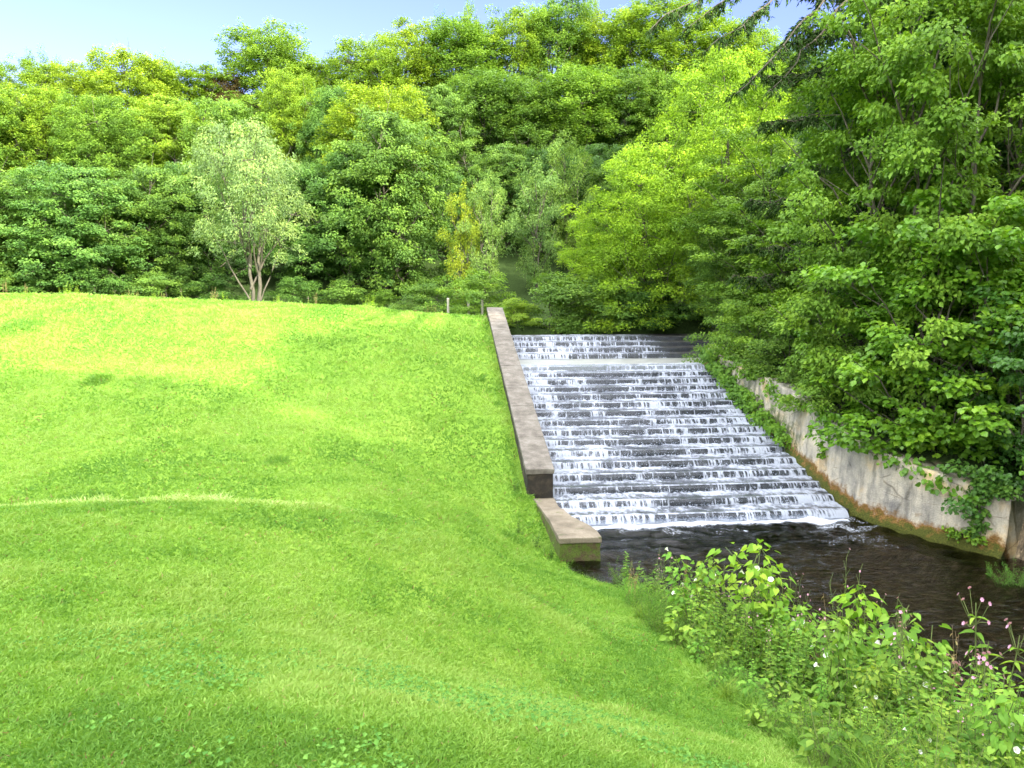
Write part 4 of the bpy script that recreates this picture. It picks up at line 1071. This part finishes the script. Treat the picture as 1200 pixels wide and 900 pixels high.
# ------------------------------------------------------------------ bank plants
def plant_mesh(kind, seed):
    """returns list of (part name, mesh) and flower spots"""
    rng = np.random.default_rng(seed)
    lines = []; P, D, Nn, L, W = [], [], [], [], []; flowers = []
    tmpl = T_OVATE; lm = 'weed_leaf'; sm = 'stem'
    def add_leaf(p, a, el, l, w, nz=.3):
        P.append(p); D.append((math.cos(a), math.sin(a), el)); n = rng.normal(0, nz, 3) + np.array([0, 0, 1.]); Nn.append(n); L.append(l); W.append(w)
    if kind == 'nettle':
        for s in range(5):
            b = np.array([*rng.normal(0, .09, 2), -.08]); H = rng.uniform(.55, .95); tip = b + np.array([*rng.normal(0, .14, 2), H])
            S = wig(b, tip, 6, rng, .015); lines.append((S, np.linspace(.005, .002, 6)))
            for k in range(13):
                f = .15 + .85 * k / 12; p = np.array([np.interp(f, np.linspace(0, 1, 6), S[:, c]) for c in range(3)]); a0 = k * 1.57 + rng.normal(0, .3)
                sz = .105 * (1.15 - .7 * f) * rng.uniform(.8, 1.25)
                for q in (0, math.pi): add_leaf(p, a0 + q, -.25 + .5 * f, sz, sz * .62)
    elif kind == 'bindweed':
        tmpl = T_HEART
        for s in range(4):
            b = np.array([*rng.normal(0, .06, 2), -.08]); tip = np.array([*rng.normal(0, .10, 2), 1.0]); S = wig(b, tip, 9, rng, .04)
            S[:, 0] += .05 * np.sin(np.linspace(0, 14, 9) + s); lines.append((S, np.linspace(.006, .003, 9)))
            for k in range(46):
                f = rng.random() ** .8; p = np.array([np.interp(f, np.linspace(0, 1, 9), S[:, c]) for c in range(3)]); a = rng.uniform(0, 6.28)
                r = .05 + .10 * rng.random() * (1.2 - f * .6); p = p + np.array([math.cos(a) * r, math.sin(a) * r, rng.normal(0, .03)])
                sz = rng.uniform(.05, .085); add_leaf(p, a, -.55 + rng.normal(0, .3), sz, sz * .82, .4)
                if rng.random() < .016: flowers.append((p + np.array([math.cos(a) * .04, math.sin(a) * .04, .03]), a))
    elif kind == 'balsam':
        tmpl = T_LANCE
        for s in range(2):
            b = np.array([*rng.normal(0, .06, 2), -.08]); tip = b + np.array([*rng.normal(0, .08, 2), 1.0 - .18 * s]); S = wig(b, tip, 8, rng, .012); lines.append((S, np.linspace(.010, .004, 8)))
            for k in range(10):
                f = .2 + .72 * k / 9; p = np.array([np.interp(f, np.linspace(0, 1, 8), S[:, c]) for c in range(3)]); a0 = k * 1.1
                for q in range(3): sz = rng.uniform(.10, .16) * (1.2 - .6 * f); add_leaf(p, a0 + q * 2.09 + rng.normal(0, .2), -.15 + rng.normal(0, .2), sz, sz * .36)
            for k in range(8):
                a = rng.uniform(0, 6.28); r = rng.uniform(.05, .13); p = tip + np.array([math.cos(a) * r, math.sin(a) * r, rng.uniform(-.16, .06)])
                lines.append((wig(tip - np.array([0, 0, .12]), p, 3, rng, .01), np.full(3, .0018))); flowers.append((p, a))
    elif kind == 'willowherb':
        tmpl = T_LANCE
        for s in range(4):
            b = np.array([*rng.normal(0, .07, 2), -.08]); tip = b + np.array([*rng.normal(0, .12, 2), rng.uniform(.8, 1.05)]); S = wig(b, tip, 7, rng, .015); lines.append((S, np.linspace(.005, .0015, 7)))
            for k in range(26):
                f = .1 + .75 * k / 25; p = np.array([np.interp(f, np.linspace(0, 1, 7), S[:, c]) for c in range(3)]); sz = rng.uniform(.05, .085) * (1.15 - .6 * f); add_leaf(p, k * 2.4, .2 + rng.normal(0, .2), sz, sz * .30)
            for k in range(9):
                f = .72 + .28 * k / 8; p = np.array([np.interp(f, np.linspace(0, 1, 7), S[:, c]) for c in range(3)]); a = k * 2.4; e = p + np.array([math.cos(a) * .035, math.sin(a) * .035, .055])
                lines.append((np.array([p, e]), np.array([.0018, .0014])))
                if rng.random() < .35: flowers.append((e, a))
    elif kind == 'feathery':
        for s in range(16):
            a = rng.uniform(0, 6.28); Ls = rng.uniform(.3, .6); b = np.array([*rng.normal(0, .05, 2), -.04]); tip = b + np.array([math.cos(a) * Ls * .5, math.sin(a) * Ls * .5, Ls])
            S = wig(b, tip, 5, rng, .02); lines.append((S, np.linspace(.003, .001, 5)))
            for k in range(46):
                f = rng.uniform(.15, 1); p = np.array([np.interp(f, np.linspace(0, 1, 5), S[:, c]) for c in range(3)]) + rng.normal(0, .035 * (1.2 - f * .6), 3); sz = rng.uniform(.022, .04); add_leaf(p, rng.uniform(0, 6.28), rng.normal(.2, .5), sz, sz * .3, .6)
    elif kind == 'dry':
        sm = 'dry_stem'; lm = 'dry_leaf'; tmpl = T_LANCE
        for s in range(5):
            b = np.array([*rng.normal(0, .08, 2), -.08]); tip = b + np.array([*rng.normal(0, .16, 2), rng.uniform(.7, 1.05)]); S = wig(b, tip, 7, rng, .03); lines.append((S, np.linspace(.005, .0015, 7)))
            for k in range(16):
                f = .25 + .75 * rng.random(); p = np.array([np.interp(f, np.linspace(0, 1, 7), S[:, c]) for c in range(3)]); a = rng.uniform(0, 6.28); sz = rng.uniform(.03, .07); add_leaf(p, a, -.6 + rng.normal(0, .5), sz, sz * .35, .7)
                if k < 6:
                    e = p + np.array([math.cos(a) * .08, math.sin(a) * .08, .07]); lines.append((np.array([p, e]), np.array([.002, .001])))
    elif kind == 'tuft':
        tmpl = (np.array([(0, .5, 0), (.5, .4, .12), (1, 0, -.18), (.5, -.4, .12), (0, -.5, 0)]), [np.array([[0, 1, 3, 4]]), np.array([[1, 2, 3]])])
        for k in range(90):
            a = rng.uniform(0, 6.28); add_leaf(np.array([*rng.normal(0, .05, 2), -.02]), a, rng.uniform(.5, 2.6), rng.uniform(.22, .5), .009, .2)
        lines.append((np.array([(0, 0, -.02), (.01, 0, .42)]), np.array([.0015, .001])))
    elif kind == 'broad':
        tmpl = T_OVATE
        for k in range(26):
            a = rng.uniform(0, 6.28); r = rng.uniform(.06, .26); h = rng.uniform(.10, .42); p = np.array([math.cos(a) * r, math.sin(a) * r, h]); b = np.array([*rng.normal(0, .03, 2), -.05])
            lines.append((wig(b, p, 4, rng, .02), np.full(4, .003))); 
            for q in range(3): sz = rng.uniform(.06, .11); add_leaf(p + rng.normal(0, .02, 3), a + (q - 1) * 1.1, -.2 + rng.normal(0, .2), sz, sz * .7)
    P, D, Nn, L, W = map(np.array, (P, D, Nn, L, W))
    V, F, k = leaves(P, D, Nn, L, W, tmpl)
    tint = np.repeat(np.clip(rng.normal(.5, .24, len(P)) + .25 * (P[:, 2] - .5), 0, 1), k)
    lmesh = mesh_data('foliage', V, F, {'tint': tint}, False, [M[lm]])
    V, Q = tubes(lines, 5)
    smesh = mesh_data('stem', V, [Q], None, True, [M[sm]])
    return lmesh, smesh, flowers

def trumpet(r=.024, h=.04, mt='white_petal', flare=1.0):
    prof = [(.004, 0), (.008, h * .45), (r * .6, h * .85), (r, h)]
    n = 12; V = []; 
    for q, (rr, z) in enumerate(prof):
        for i in range(n):
            a = 2 * math.pi * i / n; w = 1 + (.10 * math.cos(5 * a) if q == 3 else 0); V.append((math.cos(a) * rr * w, math.sin(a) * rr * w, z))
    Q = [(q * n + i, q * n + (i + 1) % n, (q + 1) * n + (i + 1) % n, (q + 1) * n + i) for q in range(3) for i in range(n)]
    return mesh_data('flower', np.array(V), [np.array(Q)], {'tint': np.random.default_rng(1).random(len(V))}, True, [M[mt]])

def balsam_flower(r=.022):
    rng = np.random.default_rng(2)
    P = np.zeros((6, 3)); a = np.arange(6) * 1.05
    D = np.c_[np.cos(a), np.sin(a), np.full(6, .5)]; Nn = np.c_[np.cos(a) * -.4, np.sin(a) * -.4, np.ones(6)]
    V, F, k = leaves(P, D, Nn, np.full(6, r), np.full(6, r * .9), T_OVATE)
    return mesh_data('flower', V, F, {'tint': rng.random(len(V))}, True, [M['pink_petal']])

TRUMP = trumpet(); BALS = balsam_flower(.022); WILL = balsam_flower(.013)
PK = {}
def plant_variant(kind, i):
    if (kind, i) not in PK: PK[(kind, i)] = plant_mesh(kind, hash((len(kind) * 31 + ord(kind[0]))) % 1000 + i * 7)
    return PK[(kind, i)]

INFO = {'nettle': ('nettle', 'nettle'), 'bindweed': ('bindweed', 'climbing plant'), 'balsam': ('balsam', 'wildflower'), 'willowherb': ('willowherb', 'wildflower'),
        'feathery': ('cow_parsley', 'wild plant'), 'dry': ('dead_weed', 'weed'), 'tuft': ('grass_tuft', 'grass tuft'), 'broad': ('broadleaf_weed', 'weed')}
GROUP = {'nettle': ('leafy green nettle in the tangle of weeds on the stream bank', 'nettles on the stream bank'),
         'bindweed': ('bindweed with heart shaped leaves scrambling through the bank weeds', 'bindweed on the stream bank'),
         'balsam': ('pink flowered balsam standing among the lower right bank weeds', 'balsam on the stream bank'),
         'willowherb': ('thin willowherb with seed pods on the water side of the weeds', 'willowherb on the stream bank'),
         'feathery': ('feathery pale green plant low on the stream bank edge', 'feathery plants on the stream bank'),
         'dry': ('brown dried stalk with withered leaves at the water edge', 'dead stalks on the stream bank'),
         'tuft': ('long arching grass tuft where the lawn meets the weeds', 'grass tufts along the lawn edge'),
         'broad': ('low broad leaved weed beneath the taller bank plants', 'broad leaved weeds on the stream bank')}

def put_plant(kind, i, x, y, s, rz, label=None, group=None, col=(1, 1, 1), z=None, sw=None):
    lm, smesh, fl = plant_variant(kind, i)
    nm, cat = INFO[kind]
    if label is None: label, group = GROUP[kind]
    zb = float(ground(x, y)) if z is None else z
    t = thing(nm, label, cat, (x, y, zb), rz, group)
    t.scale = (sw or s, sw or s, s)
    link('stem', smesh, t)
    c = link('foliage', lm, t); c.color = (*col, 1)
    fm = {'bindweed': TRUMP, 'balsam': BALS, 'willowherb': WILL}.get(kind)
    if fm:
        for p, a in fl:
            f = link('flower', fm, t, tuple(p)); f.rotation_euler = (rad(55), 0, a + math.pi / 2); f.scale = (1 / s * min(s, 1.2),) * 3
    return t

def bank():
    rng = random.Random(21)
    def bankpt(y):      # lawn edge and water edge for a given y
        e = float(lawn_limit(y)); W = np.array([(-.5, 16), (1.0, 14), (3, 9), (5.2, 6.5), (7.6, 5), (10, 4), (12.3, 2.95)])
        return e, float(np.interp(y, W[:, 0], W[:, 1]))
    pts = []
    tries = 0
    while len(pts) < 420 and tries < 30000:
        tries += 1
        y = rng.uniform(2.2, 12.2); e, w = bankpt(y)
        w = min(w, e + 4.5)
        u = rng.random(); x = e + .12 + (w - e - .1) * u
        if x / y > .95: continue
        d = math.hypot(x, y)
        if d < 3.0: continue
        if any((x - a) ** 2 + (y - b) ** 2 < (.15 + .010 * d) ** 2 for a, b, *_ in pts): continue
        if u > .5 and vnoise(x * .9 + 4, y * .9, 77) < .36: continue
        pts.append((x, y, u))
    for x, y, u in pts:
        r = rng.random()
        if u < .12: k = 'tuft' if r < .45 else ('broad' if r < .75 else 'feathery')
        elif y > 9: k = 'feathery' if r < .45 else ('nettle' if r < .7 else ('broad' if r < .85 else 'tuft'))
        elif u > .75: k = 'willowherb' if r < .3 else ('dry' if r < .46 else ('balsam' if r < .53 and x > 3.4 else 'nettle'))
        else: k = 'nettle' if r < .50 else ('broad' if r < .68 else ('bindweed' if r < .80 else ('willowherb' if r < .9 else 'feathery')))
        s = {'nettle': .85, 'bindweed': .8, 'balsam': 1.0, 'willowherb': .9, 'feathery': .8, 'dry': .8, 'tuft': .7, 'broad': .85}[k] * rng.uniform(.75, 1.15)
        s *= .98 * (.8 + .2 * min(1, u * 2)) * (1 - .28 * (u > .55))
        s *= .8 + .75 * float(vnoise(x * 1.1, y * 1.1, 5))
        g = rng.uniform(.75, 1.15)
        put_plant(k, rng.randrange(3), x, y, s, rng.uniform(0, 6.28), col=(g * rng.uniform(.85, 1.15), g, g * .9))
    # the plants one can pick out
    def top_at(px, py, Y, kind, i, label, col=(1, 1, 1), wide=1.0, rz=0.):
        p = at(px, py, Y); zb = float(ground(p[0], Y)); h = max(.3, p[2] - zb)
        put_plant(kind, i, p[0], Y, h, rz, label, None, col, zb, max(.6, min(h, 1.3)) * wide)
    top_at(884, 640, 7.6, 'bindweed', 0, 'tall column of bindweed with heart leaves beside the dark water', (1.25, 1.2, .8), 1.1)
    top_at(908, 672, 7.4, 'bindweed', 1, 'bindweed column leaning right beside the tallest bindweed', (1.2, 1.2, .8), 1.1, 1.)
    top_at(742, 650, 10.2, 'dry', 0, 'dry seed stalks by the pool corner left of the other dead stalks', wide=.8)
    top_at(772, 664, 9.9, 'willowherb', 1, 'green stalk between the dead stalks by the pool corner', wide=.8)
    top_at(806, 652, 9.7, 'dry', 1, 'tall yellow brown dead stalks at the pool edge left of the bindweed column', wide=.8)
    top_at(1003, 655, 7.2, 'willowherb', 0, 'tall willowherb with spiky top against the dark pool', (1.3, 1.2, .9), .9)
    top_at(1010, 690, 6.9, 'bindweed', 2, 'bindweed with white flowers climbing the tall willowherb', (1.15, 1.2, .8), 1.0)
    top_at(1155, 690, 6.2, 'balsam', 0, 'tallest pink balsam near the right edge', (1.1, 1.1, .9), 1.0)
    top_at(1085, 752, 6.0, 'balsam', 1, 'pink balsam left of the tallest balsam', (1.1, 1.1, .9), .9)
    top_at(1188, 735, 5.8, 'balsam', 2, 'pink balsam cut by the right edge of the photo', (1.1, 1.1, .9), .9)
    top_at(1040, 738, 6.4, 'willowherb', 2, 'pale willowherb with pinkish seed heads left of the balsam', (1.4, 1.2, 1.0), .9)
    top_at(838, 672, 8.6, 'willowherb', 0, 'leggy stalk left of the bindweed column, before the dark water', wide=.7)
    top_at(936, 668, 7.6, 'willowherb', 2, 'leggy stalk just right of the bindweed columns', wide=.7)
    top_at(968, 700, 7.2, 'dry', 2, 'brown leggy dead stalks between the bindweed and the tall willowherb', wide=.7)
    top_at(1062, 706, 6.8, 'willowherb', 1, 'leggy stalk with seed pods right of the tall willowherb', (1.3, 1.1, .9), .7)
    top_at(1118, 722, 6.4, 'dry', 0, 'brown leggy dead stalks left of the tallest balsam', wide=.7)
    top_at(768, 672, 10.8, 'feathery', 0, 'big feathery plant beside the pool corner', (1.2, 1.2, .9), 1.9)
    # low plants at the foot of the far bank
    for q in range(20):
        x = rng.uniform(9.0, 11.6); y = rng.uniform(9.6, 11.9)
        if x < 9.0 + (11.7 - y) * .45: x += .8
        put_plant(('broad', 'feathery', 'nettle')[q % 3], q % 3, x, y, rng.uniform(.55, .95) * (.6 if q % 3 == 2 else 1), q, 'watercress clump in the shallow water past the wall end', 'watercress past the wall end', (.75, .95, .9), -.05)
bank()

# crest of the lawn: rough weeds, and the little post fence
def crest():
    rng = random.Random(5)
    for i in range(46):
        px = rng.uniform(5, 520); Y = rng.uniform(32.4, 33.4); p = at(px, 350, Y)
        k = rng.choice(['nettle', 'tuft', 'dry', 'willowherb', 'nettle'])
        g = rng.uniform(1.2, 1.9)
        put_plant(k, rng.randrange(3), p[0], Y, rng.uniform(.35, .75), rng.uniform(0, 6), 'yellowish rough weed along the crest of the lawn below the wood', 'weeds along the lawn crest', (g * 1.2, g, .8))
    for q, (px, top) in enumerate(((525, 350), (549, 353), (565, 352))):
        p = at(px, top, 32.2); zb = float(ground(p[0], 32.2))
        h = max(.7, p[2] - zb); r = .05
        V, F = box_mesh_np(np.array([(-r, -r, -.1), (r, -r, -.1), (r, r, -.1), (-r, r, -.1)]), np.array([(-r, -r, h), (r, -r, h), (r, r, h + .03), (-r, r, h + .03)]))
        o = link('fence_post', from_faces('fence_post', V, F, [M['post_wood']], .01), None, (p[0], 32.2, zb))
        tag(o, ['leftmost grey fence post at the lawn crest', 'middle grey fence post at the lawn crest', 'grey fence post next to the top of the parapet wall'][q], 'fence post', 'fence posts at the lawn crest')
crest()
for q, (x, y, s_) in enumerate(((1.72, 13.5, .42), (1.9, 13.1, .38), (1.45, 14.0, .4), (1.6, 16.1, .35))):
    put_plant('nettle', q % 3, x, y, s_, q * 2., 'dark weed in the grass beside the foot of the parapet walls', 'dark weeds by the parapet foot', (.45, .5, .5))
put_plant('dry', 2, *at(18, 590, 9.6)[:2], .55, 0, 'single tall seeding stalk on the left of the lawn beyond the lip')

# ------------------------------------------------------------------ light
SKYTINT = (.39, .355, .56); FILL_CLOUD = (8.7, 8.8, 9.0)
EL, SUNV = rad(31), np.array([.66, -.75])
SUNV = SUNV / np.linalg.norm(SUNV)
sd = Vector((SUNV[0] * math.cos(EL), SUNV[1] * math.cos(EL), math.sin(EL)))
ld = bpy.data.lights.new('sun', 'SUN'); ld.energy = 3.0; ld.angle = rad(.55); ld.color = (1, .93, .80)
lo = bpy.data.objects.new('sun', ld); COL.objects.link(lo)
lo.rotation_euler = sd.to_track_quat('Z', 'Y').to_euler()

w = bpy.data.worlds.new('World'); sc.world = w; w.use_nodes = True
nt = w.node_tree
bg = nt.nodes['Background']
sky = nt.nodes.new('ShaderNodeTexSky'); sky.sky_type = 'NISHITA'; sky.sun_disc = False
sky.sun_elevation = EL; sky.sun_rotation = math.atan2(SUNV[0], SUNV[1]); sky.air_density = 1.0; sky.dust_density = .2; sky.ozone_density = 1.0
# unseen fill-light cloud added overhead and behind, clear blue low over the wood
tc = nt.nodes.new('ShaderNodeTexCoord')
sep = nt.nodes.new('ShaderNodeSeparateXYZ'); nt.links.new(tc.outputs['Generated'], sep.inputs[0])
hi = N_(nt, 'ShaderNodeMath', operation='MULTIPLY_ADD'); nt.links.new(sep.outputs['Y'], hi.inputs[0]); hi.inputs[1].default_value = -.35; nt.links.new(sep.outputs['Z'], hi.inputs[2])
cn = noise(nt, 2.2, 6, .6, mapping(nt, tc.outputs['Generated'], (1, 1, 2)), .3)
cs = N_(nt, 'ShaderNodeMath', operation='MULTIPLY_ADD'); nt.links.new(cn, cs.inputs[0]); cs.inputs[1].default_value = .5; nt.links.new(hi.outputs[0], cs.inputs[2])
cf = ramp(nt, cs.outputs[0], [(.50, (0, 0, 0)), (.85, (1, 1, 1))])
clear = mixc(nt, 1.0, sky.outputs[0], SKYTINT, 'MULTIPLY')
col = mixc(nt, cf, clear, FILL_CLOUD)
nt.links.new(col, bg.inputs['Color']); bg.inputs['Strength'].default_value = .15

sc.view_settings.view_transform = 'Standard'; sc.view_settings.look = 'None'
sc.view_settings.exposure = 2.3; sc.view_settings.gamma = 1
c = sc.cycles
c.use_denoising = True
try: c.denoiser = 'OPENIMAGEDENOISE'
except Exception: pass
c.max_bounces = 5; c.diffuse_bounces = 3; c.glossy_bounces = 2; c.transmission_bounces = 2; c.transparent_max_bounces = 6
c.caustics_reflective = False; c.caustics_refractive = False
c.use_adaptive_sampling = True; c.adaptive_threshold = .02
